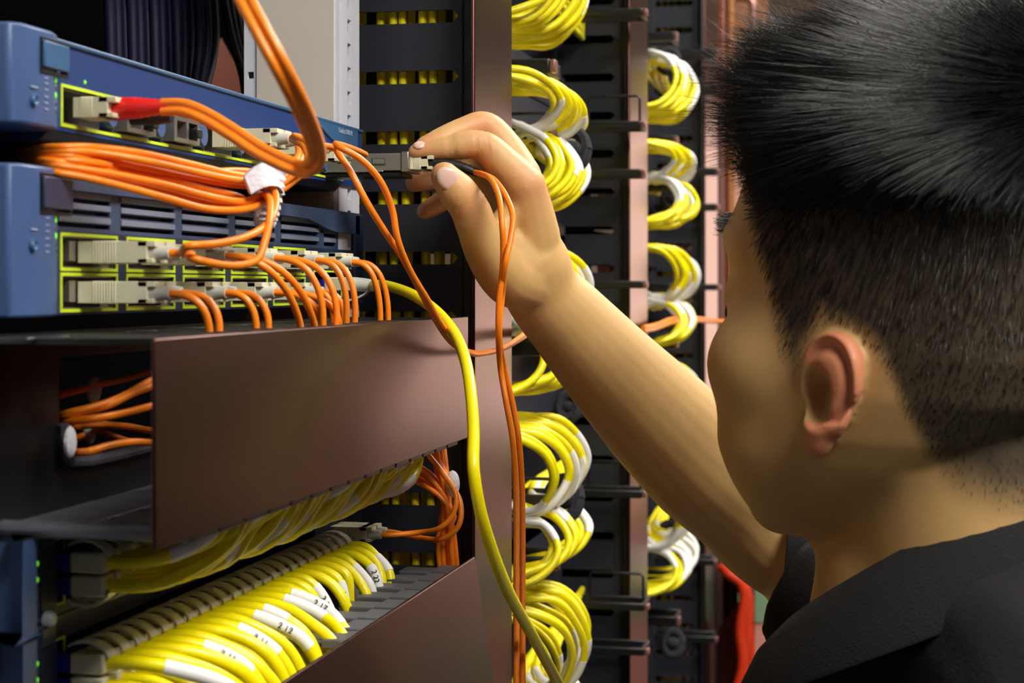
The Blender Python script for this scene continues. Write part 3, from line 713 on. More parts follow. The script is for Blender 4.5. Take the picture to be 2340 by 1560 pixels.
yp = curve_pts([(.026, yy, zz-.001), PX(880, 652, .040), PX(940, 672, .062), PX(1000, 714, .084), PX(1040, 764, .100), PX(1064, 826, .112), PX(1076, 900, .120), PX(1082, 985, .125), PX(1082, 1070, .128), PX(1096, 1160, .130), PX(1124, 1256, .132), PX(1162, 1352, .134), PX(1210, 1440, .136), PX(1254, 1520, .138), PX(1300, 1610, .140), PX(1360, 1760, .14)], 8)
part('cord', MB().tube(yp, .0031, 12), 'yellow', t, angle=60)

# module half drawn out of the top switch, with its own plug and cords
MY = 1.052
t = thing('fiber_patch_cable', 'orange duplex cable plugged into the held steel module, hanging down past the wrist', 'cable', (.06, MY, SZ))
m2 = thing('transceiver_module', 'steel transceiver module pulled half out of the top switch by the fingers', 'module', (0, MY, SZ))
b = MB().box(-.015, .047, MY-.0135, MY+.0135, SZ-.0050, SZ+.0052); b.box(.047, .0515, MY-.0145, MY+.0145, SZ-.0058, SZ+.0060)
b.box(-.015, .036, MY-.0142, MY+.0142, SZ-.0058, SZ-.0046)
part('housing', b, 'silver', m2, .0005)
part('latch_window', MB().box(.029, .0375, MY-.0141, MY-.0133, SZ-.0018, SZ+.0026), 'ledoff', m2, .0002); part('latch', MB().box(.0298, .0367, MY-.0145, MY-.0138, SZ-.0010, SZ+.0018), 'silver', m2)
part('underside', MB().box(-.012, .047, MY-.0125, MY+.0125, SZ-.0085, SZ-.0059), 'black', m2, .0005)
b = MB(); sc_body(b, MY-.0063, SZ-.0002, .0515, .0620, .0080, .0095); sc_body(b, MY+.0063, SZ-.0002, .0515, .0620, .0080, .0095); part('plug', b, 'beige', t, .0004, label='beige plug')
for s in (-1, 1):
    bp = curve_pts([(.062, MY+s*.0060, SZ), (.071, MY+s*.0058, SZ-.0008), (.082, MY+s*.0048, SZ-.0032), (.0885, MY+s*.004, SZ-.0058)], 5)
    part('boot', MB().tube(bp, [(.0036 - .0012*i/(len(bp)-1)) * (1.06 if i % 2 else .93) for i in range(len(bp))], 10), 'blackboot', t, label='black ribbed boot')
e = V((.0885, MY, SZ-.0058))
n1 = [e + V((0, -.004, 0)), PX(1120, 408, .104), PX(1140, 450, .112), PX(1148, 520, .116), PX(1150, 570, .116), PX(1148, 620, .115), PX(1141, 680, .113)]
n2 = [e + V((0, .004, 0)), PX(1130, 412, .105), PX(1158, 452, .115), PX(1172, 495, .120), PX(1167, 545, .120), PX(1155, 600, .118), PX(1147, 680, .113)]
rest = [(1140, 760, .112), (1148, 840, .110), (1164, 920, .114), (1178, 1000, .118), (1185, 1090, .120), (1187, 1200, .122), (1187, 1320, .124), (1187, 1440, .126), (1187, 1600, .128), (1187, 1800, .128)]
for s, n_ in ((-1, n1), (1, n2)):
    part('cord', MB().tube(curve_pts(n_ + [PX(a + s*max(0, min(7, (b_-740)/24)) , b_, x) for a, b_, x in rest], 8), .00172, 10), 'orange', t, angle=60)

# cords inside the tray window, with scraps of white tape
for i, (pts, lab) in enumerate([
    ([(90, 958, -.045), (128, 953, -.016), (158, 943, -.002), (220, 928, .008), (280, 905, .012), (340, 872, .016), (400, 840, .02)], 'orange cord rising highest across the tray window'),
    ([(90, 966, -.045), (128, 961, -.016), (158, 948, -.002), (240, 928, .010), (300, 900, .014), (352, 880, .018), (400, 868, .02)], 'orange cord rising second highest across the tray window'),
    ([(90, 974, -.045), (128, 969, -.016), (158, 963, -.002), (220, 955, .010), (290, 942, .014), (350, 926, .020), (410, 905, .022)], 'orange cord sloping across the middle of the tray window'),
    ([(90, 983, -.045), (128, 978, -.016), (158, 974, -.002), (230, 970, -.006), (290, 974, -.01), (390, 985, -.01)], 'dim orange cord behind the middle of the tray window'),
    ([(90, 1034, -.045), (128, 1029, -.016), (158, 1033, -.002), (200, 1032, .012), (250, 1018, .016), (300, 1010, .020), (350, 1012, .022), (410, 1020, .024)], 'orange cord lying lowest in the tray window'),
    ([(90, 915, -.05), (140, 902, -.02), (220, 880, -.012), (300, 862, -.01), (350, 848, -.008)], 'dim orange cord highest behind the tray window'),
    ([(120, 1020, -.04), (180, 1000, -.014), (210, 985, -.010), (240, 968, -.010)], 'short dim orange cord behind the white tape scraps'),
    ([(230, 985, -.012), (270, 1000, -.012), (300, 1010, -.012), (380, 1030, -.012)], 'dim orange cord falling behind the tray window')]):
    path = [PX(*p) for p in pts]
    if pts[-1][0] > 330: path += [path[-1] + V((.002, .10, .004)), path[-1] + V((.004, .20, .002 * (i - 3)))]
    cord('fiber_patch_cable', path, .0016, 'orange', lab, 'cable', 'orange cords in the tray window')
for i, (px, py, X, w_, h_, lab) in enumerate([(160, 1010, .006, .0045, .0065, 'white tape scrap at the lower left of the tray window'), (205, 985, -.011, .005, .006, 'grey tape scrap in the middle of the tray window'), (215, 890, -.013, .007, .006, 'dim grey tag at the top of the tray window')]):
    p = PX(px, py, X); b = MB().ball(p, .0022, w_, h_, n=10, k=7)
    solo('tape_scrap', b, 'velcro' if i == 0 else 'boot', lab, 'tape scrap')

# orange bundle between the two trays at their right end, and the plug beside it
for i in range(9):
    j = rng.uniform(-1, 1, 4); D = 1.10 + .005 * (i % 3)
    a = [PD(895 + 14*i, 1085 - 6*i, D), PD(955 + 8*i, 1102 - 4*i, D), PD(1008 + 3*i, 1138 + 2*j[0], D-.004), PD(1034 + 2*(i % 3) - 8*(i // 3), 1180, D-.004)] if i < 5 else [PD(985 + 9*(i-5), 1000, D+.01), PD(1000 + 7*(i-5), 1085, D), PD(1014 + 4*(i-5), 1140, D)]
    lo = [PD(1004 + 8*(i % 5), 1215, D), PD(1002 + 10*(i % 5), 1270, D), PD(1010 + 9*(i % 5), 1330, D), PD(1018 + 6*(i % 5), 1420, D)]
    cord('fiber_patch_cable', a + lo, .0016, 'orange', 'orange cord in the slack bundle between the bronze tray and the tilted cover', 'cable', 'slack orange bundle between the trays', per=5)
fibre('dusty orange fiber pair in the lowest switch, curving into the slack bundle', 1.062, 1.4530,
      ([PD(960, 1216, 1.095), PD(1005, 1206, 1.085), PD(1035, 1175, 1.085), PD(1042, 1130, 1.088), PD(1015, 1085, 1.094), PD(980, 1040, 1.10)],
       [PD(970, 1230, 1.10), PD(1015, 1230, 1.092), PD(1048, 1200, 1.090), PD(1052, 1150, 1.094), PD(1028, 1100, 1.10), PD(995, 1040, 1.105)]), x0=-.004, ln=.026)
t = solo('cable_tie', MB().ball(PD(1034, 1105, 1.10), .0045, .005, .008, n=12), 'velcro', 'white tape tie at the slack orange bundle', 'cable tie')

# dark background inside the rack above the top switch
for i in range(15):
    px = 248 + 17 * i; X = -.13 - .008 * (i % 3); bend = 1 if i < 9 else 1 + (i - 9) * .35
    cord('navy_cable', [PX(px - 20, -160, X), PX(px, 0, X), PX(px + 4, 100, X), PX(px + 6 - (4*(i-9) if i > 9 else 0), 190, X), PX(px + 10 - (14*(i-9) if i > 9 else 0), 330, X), PX(px + 10 - (18*(i-9) if i > 9 else 0), 480, X-.02)], .0036, 'navy', 'dark navy cable hanging behind the top switch', 'cable', 'navy cables hanging behind the top switch', per=4)
for i in range(4):
    cord('navy_cable', [PX(500 + 14*i, -120, -.17), PX(512 + 12*i, 0, -.17), PX(530 + 10*i, 90, -.17), PX(556 + 6*i, 180, -.17), PX(566 + 4*i, 300, -.18)], .0035, 'black', 'black cable beside the navy ones, close to the upright', 'cable', 'black cables beside the navy bundle', per=4)
bp = MB().rings([[PX(px, py, -.30 - d) for px, py in ((505, 85), (570, 205), (570, 420), (440, 420), (460, 215))] for d in (0, .004)])
solo('copper_sheet', bp, 'copper', 'copper brown panel glimpsed behind the navy cables', 'panel')
solo('dark_backdrop', MB().box(-.62, -.60, .3, 2.9, 0, 2.6), 'dark', 'added black sheet keeping the depth behind the racks dark', 'panel')  # sheet added to stand in for the darkness behind the racks
# ------------------------------------------------------------------ yellow looms on the racks behind
RINGS2 = [1.865, 1.718, 1.571, 1.427, 1.280]
ROWS2 = [(1.796, 1.865, 1), (1.758, 1.718, -1), (1.6625, 1.718, 1), (1.634, 1.571, -1), (1.520, 1.571, 1), (1.495, 1.427, -1), (1.382, 1.427, 1), (1.359, 1.280, -1), (1.232, 1.280, 1)]
W2 = ['top', 'second', 'third', 'fourth', 'fifth', 'sixth', 'seventh', 'eighth', 'ninth']
def patch_panel(y0, y1, z, ys, label, group):
    t = thing('patch_bay', label, 'patch bay', (0, (y0+y1)/2, z), group)
    part('face', MB().plate(y0, y1, z-.018, z+.018, -.004, .0005, [(y-.006, y+.006, z-.0055, z+.0055) for y in ys]), 'slat', t)
    part('body', MB().box(-.05, -.0042, y0+.03, y1-.03, z-.017, z+.017), 'black', t)
    b = MB()
    for y in ys: b.box(.0006, .0012, y-.005, y+.005, z+.009, z+.014)
    part('label_strip', b, 'white', t)
def loom(y0, n, pitch, z, zr, dr, yend, label, group, seed, xout=.088, per=5, r=.0030, lean=.0):
    g = np.random.default_rng(seed)
    for k in range(n):
        y = y0 + pitch * k; j = g.uniform(-1, 1, 8); xo = xout + .007 * j[0] - .0012 * abs(k - n*.4)
        d = dr; h = abs(zr - z)
        pts = [(.016, y, z), (.038, y, z), (xo-.020, y+.006+.006*j[1], z + d*.004*(1+j[2])), (xo-.004, y+.022+.006*j[1], z + d*h*.28), (xo, y+.032+.006*j[1], z + d*h*.55), (xo-.012, y+.040+.008*j[3], z + d*h*.88), (.052+.006*j[4], y+.055, zr + .006*j[5]), (.038+.006*j[4], min(yend, y+.12), zr+.010*j[5]), (.020, yend, zr + .012*j[6])]
        s = (.14 + .07*abs(j[6]), .27 + .05*abs(j[7]))
        o, p = cord('patch_cable', pts, r, 'yellow', label, 'cable', group, sleeves=[s] if k % 4 != 3 else [(.30 + .04*j[2], .40)], n=7, per=per)
        part('plug', MB().box(-.006, .022, y-.0057, y+.0057, z-.004, z+.004), 'clear', o, label='cloudy clear plug')
        part('latch_tab', MB().rings([[(x, y-.0034, z+q), (x, y+.0034, z+q), (x, y+.0034, z+q+.0010), (x, y-.0034, z+q+.0010)] for x, q in ((.024, .004), (.018, .0078), (.010, .0085), (.004, .007))]), 'tab', o)
for i, (z, zr, dr) in enumerate(ROWS2):
    ys = [1.305 + .0150 * k for k in range(12)]
    patch_panel(RACKS[1][0], RACKS[1][1], z, ys, 'dark patch bay, %s from the top in the stack just behind the bronze cover' % W2[i], 'patch bays in the middle rack')
    loom(ys[0], 12, .0150, z, zr, dr, 1.86, 'yellow cable in the %s loop from the top, just behind the tall bronze cover' % W2[i], '%s yellow loop in the middle rack' % W2[i], 40 + i)
for i, (z, zr, dr) in enumerate(ROWS2):
    ys = [2.10 + .0155 * k for k in range(14)]; zz = z + .012
    patch_panel(RACKS[2][0], RACKS[2][1], zz, ys, 'dark patch bay, %s from the top in the farthest rack' % W2[i], 'patch bays in the farthest rack')
    loom(ys[0], 14, .0155, zz, zr + .012, dr, 2.63, 'yellow cable in the %s loop from the top, beside the farthest bronze cover' % W2[i], '%s yellow loop in the farthest rack' % W2[i], 70 + i, xout=.094, per=4, r=.0033)

def cable_ring(p0, length, label, group, drop=.0, depth=.03, th=.0075):
    """A black arm sticking out into the aisle with a rose tip painted as a glint and a wire loop beneath."""
    x, y, z = p0
    t = thing('cable_ring', label, 'cable ring', p0, group)
    part('arm', MB().box(x, x+length, y, y+.005, z-th/2, z+th/2), 'black', t, .0012)
    part('rear_arm', MB().box(x, x+length, y+depth, y+depth+.005, z-th/2, z+th/2), 'black', t, .0012)
    part('end_bar', MB().box(x+length-.004, x+length, y+.0052, y+depth-.0002, z-th/2, z+th/2), 'black', t, .0008)
    part('clip', MB().box(x+length+.0001, x+length+.0045, y+.0005, y+.012, z-th/2+.0008, z+th/2-.0008), 'clip', t, .001, label='rose end tip painted as a glint')  # small rose tip stands in for light reflected off the arm end
    if drop:
        yy = y + depth*.5
        part('wire_loop', MB().tube([(x+length*.35, yy, z-.002), (x+length*.35, yy, z+drop-.003), (x+length*.37, yy, z+drop), (x+length*.93, yy, z+drop), (x+length*.96, yy, z+drop-.003), (x+length*.96, yy, z-.002)], .0014, 7), 'black', t)
    return t
pos = lambda px, py, D: PD(px, py, D)
for px, py, D, dr, lab in [(1255, 150, 1.40, 0, 'black cable arm above the second yellow loop, just behind the bronze cover'), (1255, 300, 1.41, .016, 'black cable arm below the second yellow loop, level with the raised knuckles'),
                           (1238, 797, 1.42, 0, 'black cable arm just under the wrist, touched by the orange cords'), (1258, 1148, 1.43, .016, 'black cable arm under the black tape knot, behind the hanging orange cord'), (1262, 1290, 1.42, 0, 'black cable arm above the lowest big yellow loop')]:
    e = pos(px, py, D); cable_ring((0.0, e.y, e.z), e.x, lab, 'cable arms of the middle rack', dr, .045, .0115)
for px, py, lab in [(1468, 26, 'black cable ring at the top of the second bronze cover'), (1464, 284, 'black cable ring on the slotted wall, level with the raised knuckles'), (1464, 394, 'black cable ring on the slotted wall, lower of the close pair'),
                    (1468, 650, 'black cable ring on the slotted wall over the forearm'), (1466, 1130, 'black cable ring on the slotted wall just under the forearm'), (1472, 1388, 'black cable ring on the slotted wall, second from the bottom edge'), (1472, 1490, 'black cable ring on the slotted wall, nearest the bottom edge')]:
    e = pos(px, py, 1.80); cable_ring((0.005, e.y, e.z), e.x - .005, lab, 'cable rings on the second slotted wall', .03 if py in (284, 1130, 1388) else 0, .04, .0075)
for px, py, lab in [(1540, 82, 'far black cable arm below the topmost far loop'), (1540, 320, 'far black cable arm beside the third far loop'), (1538, 422, 'far black cable arm, lower of the far pair'), (1530, 658, 'far black cable arm over the far orange cord'), (1540, 786, 'far black cable arm under the far orange cord'), (1545, 1330, 'far black cable arm below the sleeve, upper of two'), (1545, 1420, 'far black cable arm below the sleeve, lower of two')]:
    e = pos(px, py, 2.2); cable_ring((0.0, e.y, e.z), e.x, lab, 'cable arms of the farthest rack', 0, .05, .0115)
for px, py, lab in [(1636, 118, 'cable ring on the farthest slotted wall, topmost'), (1638, 202, 'cable ring on the farthest slotted wall, second from the top'), (1636, 390, 'cable ring on the farthest slotted wall, by the front of the hair'), (1636, 472, 'cable ring on the farthest slotted wall, by the forehead'), (1638, 656, 'cable ring on the farthest slotted wall, by the eye socket'), (1630, 1285, 'cable ring on the farthest slotted wall, below the forearm'), (1632, 1462, 'cable ring on the farthest slotted wall, lowest')]:
    e = pos(px, py, 2.58); cable_ring((0.005, e.y, e.z), e.x - .005, lab, 'cable rings on the farthest slotted wall', 0, .04, .009)

# black tape ties round the looms
for px, py, D, s, lab in [(1302, 345, 1.47, .016, 'black tape knot on the third yellow loop beside the hand'), (1288, 1140, 1.47, .015, 'black tape knot on the yellow loop under the forearm'), (1298, 930, 1.62, .010, 'black tape scrap above the big yellow loop'),
                          (1528, 140, 2.3, .014, 'black tape knot on the far loop beside the second bronze cover'), (1536, 455, 2.3, .013, 'black tape knot on the far loop by the hair tips'), (1528, 1225, 2.3, .015, 'black tape knot on the far loop under the elbow'), (1538, 1470, 2.3, .014, 'black tape knot on the lowest far loop')]:
    p = pos(px, py, D); b = MB()
    b.tube(curve_pts([p + V((math.cos(a)*s*.8, math.sin(a)*s*.5, math.sin(a)*s)) for a in [k*math.pi/5 for k in range(11)]], 3), .0055, 8); b.ball(p, s*.8, s*.6, s*.55, n=10, k=7)
    solo('cable_tie', b, 'blackvelcro', lab, 'cable tie')
# far orange pair
for s, lab in ((0, 'far orange cord running past the second bronze cover, upper of two'), (1, 'far orange cord running past the second bronze cover, lower of two')):
    cord('fiber_patch_cable', [pos(1470, 748 + 8*s, 1.86), pos(1500, 742 + 8*s, 2.0), pos(1530, 730 + 8*s, 2.1), pos(1570, 726 + 6*s, 2.3), pos(1620, 730 + 4*s, 2.5), pos(1660, 735, 2.6)], .0026, 'orange', lab, 'cable')

# ------------------------------------------------------------------ beyond the farthest rack: bronze cabinet with tan door, low equipment
t = thing('equipment_cabinet', 'tall brown cabinet with a tan upper door at the end of the row', 'cabinet', (0.0, 3.4, 0))
part('body', MB().box(-.7, .068, 3.02, 4.0, 0, 2.4), 'copper', t, .004)
part('side_panel', MB().box(-.03, .067, 2.995, 3.02, .05, 1.935), 'brown', t, .003, label='dark bronze side panel')
part('upper_door', MB().box(.069, .080, 3.05, 3.98, 1.45, 2.38), 'tan', t, .003, label='tan upper door')
part('lower_door', MB().box(.069, .080, 3.05, 3.98, .05, 1.44), 'brown', t, .003)
h = MB().tube(curve_pts([(.081, 3.10, 1.985), (.105, 3.10, 1.99), (.108, 3.10, 2.02), (.108, 3.10, 2.05), (.105, 3.10, 2.08), (.081, 3.10, 2.085)], 5), .007, 8)
part('handle', h, 'clip', t, label='rose metal bar handle')
t = thing('storage_box', 'rosy box with a pale green stripe low behind the sleeve', 'box', (.36, 3.1, .0))
part('box_body', MB().box(.100, .62, 2.90, 3.4, 0, 1.24), 'rosy', t, .006)
part('stripe', MB().box(.099, .621, 2.897, 2.90, 1.075, 1.14), 'green', t, label='pale green stripe'); part('band', MB().box(.099, .621, 2.896, 2.90, 1.14, 1.18), 'greypaint', t)
p = MB().rings([[pos(a, b, 2.75 + d) for a, b in ((1640, 1440), (1725, 1325), (1725, 1640), (1640, 1760))] for d in (0, .01)])
solo('tray_cover', p, 'bronze', 'slanting bronze tray cover at the far lower right of the racks', 'tray cover')
for i, pts in enumerate([[(1668, 1290), (1685, 1310), (1712, 1330), (1722, 1360), (1712, 1440), (1718, 1520), (1690, 1640)], [(1676, 1296), (1700, 1318), (1720, 1338), (1728, 1400), (1722, 1500), (1728, 1640)], [(1690, 1300), (1712, 1324), (1730, 1350), (1734, 1440), (1740, 1560), (1742, 1660)]]):
    cord('red_cable', [pos(a - 22, b, 2.66 + .025*i) for a, b in pts + [(pts[-1][0] + 6, 2200), (pts[-1][0] + 10, 3000)]], .007, 'redc', 'thick red cable drooping behind the slanting far cover', 'cable', 'red cables low at the far end', per=5)
# ------------------------------------------------------------------ the person: standing at the rack, right hand on the module
PSI, PHI, ROLL, S = math.radians(36), math.radians(2), math.radians(0), 1.06
HC = PD(2140, 822, 0.865)                        # middle of the head at ear level
f0 = (-RIGHT * math.cos(PSI) + FWD * math.sin(PSI)).normalized(); l0 = UP.cross(f0)
hf = f0 * math.cos(PHI) + UP * math.sin(PHI); hu = UP * math.cos(PHI) - f0 * math.sin(PHI); hl = l0
hl, hu = hl * math.cos(ROLL) + hu * math.sin(ROLL), hu * math.cos(ROLL) - hl * math.sin(ROLL)
def H(x, y, z): return HC + (hf * x + hl * y + hu * z) * S
HAX = (hf, hl, hu)

def loft_head(b):
    prof = [(-.084, .062, .040, .014), (-.080, .074, .016, .028), (-.072, .084, -.002, .044), (-.061, .0885, -.022, .0580), (-.048, .0895, -.042, .0675), (-.032, .0900, -.066, .0735),
            (-.014, .0905, -.088, .0770), (.004, .090, -.099, .0785), (.027, .090, -.105, .0785), (.047, .0935, -.107, .0785), (.065, .0920, -.107, .0790), (.085, .0870, -.103, .0772), (.105, .075, -.092, .0705), (.122, .057, -.076, .058), (.136, .028, -.048, .037), (.142, .000, -.018, .012)]
    rs = []; n = 40
    for z, xf, xb, w in prof:
        cx, hx = (xf + xb) / 2, (xf - xb) / 2; r = []
        for j in range(n):
            a = 2 * math.pi * j / n; ca, sa = math.cos(a), math.sin(a); e = 2 / (2.25 + .45 * max(0, min(1, (.03 - z) / .05)))
            r.append(H(cx + hx * math.copysign(abs(ca) ** e, ca), w * math.copysign(abs(sa) ** e, sa), z))
        rs.append(r)
    b.rings(rs)
def ear_axes(s):
    """Backward, upward and outward directions of the ear shell."""
    ta = math.radians(13); bk = -hf*math.cos(ta) + hl*s*math.sin(ta); tl_ = math.radians(-4)
    up_ = hu; ot = bk.cross(up_) * s
    bk2 = bk*math.cos(tl_) + up_*math.sin(tl_); up2 = up_*math.cos(tl_) - bk*math.sin(tl_)
    if ot.dot(hl*s) < 0: ot = -ot
    return bk2, up2, ot
def body_mesh():
    b = MB(); loft_head(b)
    # face: brow, cheekbones, cheeks, nose, lips, chin
    for s in (-1, 1):
        b.tube([H(.087, s*.012, .048), H(.084, s*.036, .053), H(.064, s*.059, .049)], [.009, .010, .009], 10, round_cap=True)
        b.ball(H(.056, s*.047, -.004), .033*S, .030*S, .030*S, HAX); b.ball(H(.050, s*.042, -.036), .036*S, .028*S, .034*S, HAX)
        b.tube([H(.090, s*.010, -.014), H(.090, s*.014, -.020)], [.009, .008], 10, round_cap=True)
        b.ball(H(.083, s*.031, .026), .010*S, .015*S, .009*S, HAX)
    b.tube([H(.086, 0, .034), H(.094, 0, .012), H(.101, 0, -.008), H(.098, 0, -.016)], [.009, .010, .013, .009], 12, round_cap=True)
    b.tube([H(.084, -.022, -.040), H(.092, 0, -.037), H(.084, .022, -.040)], [.005, .0075, .005], 10, round_cap=True)
    b.tube([H(.083, -.018, -.048), H(.090, 0, -.049), H(.083, .018, -.048)], [.005, .008, .005], 10, round_cap=True)
    b.ball(H(.074, 0, -.074), .016*S, .024*S, .015*S, HAX)
    # left ear (towards us) and right ear
    for s in (1, -1):
        a2, a1, at_ = ear_axes(s); c0 = H(.012, s*.0800, -.010)
        for (a, b2, ra_, rb_, th_) in ((.001, .006, .0160, .0185, .0050), (-.0005, -.006, .0130, .0170, .0048), (-.004, -.0195, .0085, .0105, .0042)):
            b.ball(c0 + (a2*a + a1*b2)*S, ra_*S, rb_*S, th_*S, (a2, a1, at_), 22, 13)
    # neck and trunk
    NB = PD(2160, 1400, 0.875); SHM = V((.43, .87, 1.335))
    b.tube(curve_pts([H(-.022, 0, .0), H(-.028, 0, -.05), H(-.030, 0, -.095), NB, SHM + V((.03, 0, -.04))], 6), .068, 28, flat=(1.0, 0.98))
    RS, LS = V((.425, 1.055, 1.335)), V((.455, .690, 1.335))
    rr = []
    for z, hw, hd in ((1.40, .07, .06), (1.375, .135, .075), (1.33, .175, .09), (1.24, .178, .105), (1.12, .165, .105), (1.0, .150, .10), (.92, .158, .108)):
        c = V((.43 + (1.4 - z) * .06, .875 - (1.4 - z) * .02, z)); rr.append([c + l0*math.cos(2*math.pi*j/28)*hw + f0*math.sin(2*math.pi*j/28)*hd for j in range(28)])
    b.rings(rr[::-1])
    # left arm hangs down, mostly outside the picture
    la = curve_pts([LS, LS + V((.03, -.03, -.15)), LS + V((.0, -.04, -.29)), LS + V((-.10, -.02, -.41)), LS + V((-.17, .02, -.50))], 6)
    b.tube(la, [.050 - .024 * i / (len(la)-1) for i in range(len(la))], 18, round_cap=True)
    lw = la[-1]
    for k, (dx, dy, ln) in enumerate(((-.022, .0, .075), (-.01, .012, .08), (.004, .018, .075), (.016, .02, .06))):
        q = lw + V((-.045, .02 , -.05)) + V((dx, dy, -.006*k)); d = V((-.35, .35, -.86)).normalized()
        b.tube(curve_pts([lw, q, q + d*ln*.5, q + d*ln*.8 + V((-.008, -.006, 0)), q + d*ln + V((-.02, -.014, 0))], 4), [.0155]*4 + [.0095]*4 + [.008]*4 + [.0072]*5, 10, round_cap=True)
    b.tube(curve_pts([lw, lw + V((-.035, -.012, -.02)), lw + V((-.065, -.012, -.05)), lw + V((-.085, .0, -.07))], 4), [.015]*4 + [.0115]*4 + [.009]*5, 10, round_cap=True)
    # right arm
    def P_(*a): return PD(*a)
    ap = [(RS, .060), (V((.345, 1.135, 1.345)), .050), (P_(1860, 1262, 1.20), .043), (P_(1775, 1215, 1.205), .0395), (P_(1700, 1140, 1.20), .0395), (P_(1610, 1062, 1.185), .0400), (P_(1500, 952, 1.165), .0365), (P_(1392, 838, 1.145), .0310), (P_(1300, 735, 1.130), .0265), (P_(1238, 664, 1.118), .0235), (P_(1214, 600, 1.108), .0235)]
    cp = curve_pts([a for a, _ in ap], 6); rad = []
    for i in range(len(ap) - 1): rad += [ap[i][1] + (ap[i+1][1] - ap[i][1]) * k / 6 for k in range(6)]
    b.tube(cp, rad + [ap[-1][1]], 24, round_cap=True)
    W = P_(1222, 640, 1.118)
    def chain(pts, rad, n=14):
        c = curve_pts([P_(*p) for p in pts], 5); rd = []
        for i in range(len(pts) - 1): rd += [rad[i] + (rad[i+1] - rad[i]) * k / 5 for k in range(5)]
        b.tube(c, rd + [rad[-1]], n, round_cap=True)
    # palm: four metacarpals, then fingers from the knuckles
    chain([(1224, 640, 1.112), (1216, 530, 1.098), (1200, 425, 1.085)], [.0185, .0165, .0125])
    chain([(1222, 640, 1.120), (1206, 520, 1.108), (1192, 404, 1.100)], [.0185, .0165, .0125])
    chain([(1216, 640, 1.130), (1192, 520, 1.124), (1180, 405, 1.118)], [.0180, .0155, .0115])
    chain([(1206, 640, 1.136), (1176, 530, 1.136), (1166, 425, 1.134)], [.0170, .0140, .0105])
    chain([(1200, 425, 1.085), (1160, 385, 1.083), (1100, 331, 1.080), (1050, 333, 1.078), (1005, 340, 1.077), (950, 347, 1.076)], [.0128, .0112, .0090, .0082, .0070, .0050])          # index
    chain([(1192, 404, 1.100), (1155, 340, 1.104), (1108, 287, 1.103), (1060, 297, 1.098), (1012, 314, 1.092), (966, 332, 1.088)], [.0125, .0110, .0089, .0080, .0068, .0050])           # middle
    chain([(1180, 405, 1.118), (1135, 372, 1.122), (1085, 365, 1.122), (1030, 392, 1.120), (985, 408, 1.116), (947, 417, 1.112)], [.0115, .0100, .0085, .0076, .0070, .0060])           # ring
    chain([(1166, 425, 1.134), (1120, 405, 1.140), (1078, 410, 1.142), (1030, 446, 1.142), (1000, 466, 1.140), (972, 482, 1.138)], [.0105, .0090, .0078, .0070, .0066, .0058])         # little
    chain([(1205, 640, 1.106), (1165, 628, 1.094), (1118, 578, 1.077), (1090, 520, 1.066), (1071, 472, 1.060), (1040, 432, 1.056), (1016, 402, 1.054)], [.0200, .0185, .0142, .0120, .0117, .0112, .0085], 16)  # thumb
    chain([(1200, 600, 1.100), (1155, 560, 1.092), (1130, 590, 1.083)], [.0180, .0150, .0130])      # ball of the thumb
    chain([(1185, 560, 1.122), (1150, 490, 1.120), (1116, 440, 1.124)], [.0160, .0150, .0110])      # heel of the curled fingers
    chain([(1195, 470, 1.088), (1158, 500, 1.086), (1125, 560, 1.080)], [.0110, .0085, .0095])      # web of skin
    return b
bm_ = body_mesh()
raw = bpy.data.meshes.new('person'); raw.from_pydata(bm_.v, [], bm_.f); raw.update()
tmp = bpy.data.objects.new('person_raw', raw); C.objects.link(tmp)
rm = tmp.modifiers.new('r', 'REMESH'); rm.mode = 'VOXEL'; rm.voxel_size = 0.0016; rm.use_smooth_shade = True
sm = tmp.modifiers.new('s', 'SMOOTH'); sm.factor = 0.5; sm.iterations = 6
dg = bpy.context.evaluated_depsgraph_get(); dg.update()
body_me = bpy.data.meshes.new_from_object(tmp.evaluated_get(dg)); bpy.data.objects.remove(tmp)
nv = len(body_me.vertices); co = np.empty(nv * 3); body_me.vertices.foreach_get('co', co); co = co.reshape(-1, 3)
nrm = np.empty(nv * 3); body_me.vertices.foreach_get('normal', nrm); nrm = nrm.reshape(-1, 3)

def smooth_(a, b, x): t = np.clip((x - a) / (b - a), 0, 1); return t * t * (3 - 2 * t)
# soften the face, keep the ears and the hand crisp
ne = len(body_me.edges); ed = np.empty(ne * 2, dtype=np.int32); body_me.edges.foreach_get('vertices', ed); ed = ed.reshape(-1, 2)
hq = (co - np.array(HC)) @ (np.array([hf, hl, hu]) / S).T
fm = ((hq[:, 0] > .028) & (hq[:, 0] < .13) & (np.abs(hq[:, 1]) < .09) & (hq[:, 2] > -.11) & (hq[:, 2] < .10)) * 1.0
deg = np.bincount(ed.reshape(-1), minlength=nv)[:, None]
def soften(x, m, n):
    for _ in range(n):
        acc = np.zeros_like(x)
        for c in range(3): acc[:, c] = np.bincount(ed[:, 0], x[ed[:, 1], c], nv) + np.bincount(ed[:, 1], x[ed[:, 0], c], nv)
        x = x + m[:, None] * .6 * (acc / np.maximum(deg, 1) - x)
    return x
fm2 = soften(np.repeat(fm[:, None], 3, 1), np.ones(nv), 6)[:, 0]
co = soften(co, fm2, 130)
nk = soften(np.repeat((((np.linalg.norm(hq, axis=1) < .24) & (hq[:, 2] < -.045) & (hq[:, 2] > -.20)) * 1.0)[:, None], 3, 1), np.ones(nv), 8)[:, 0]
co = soften(co, nk, 60)
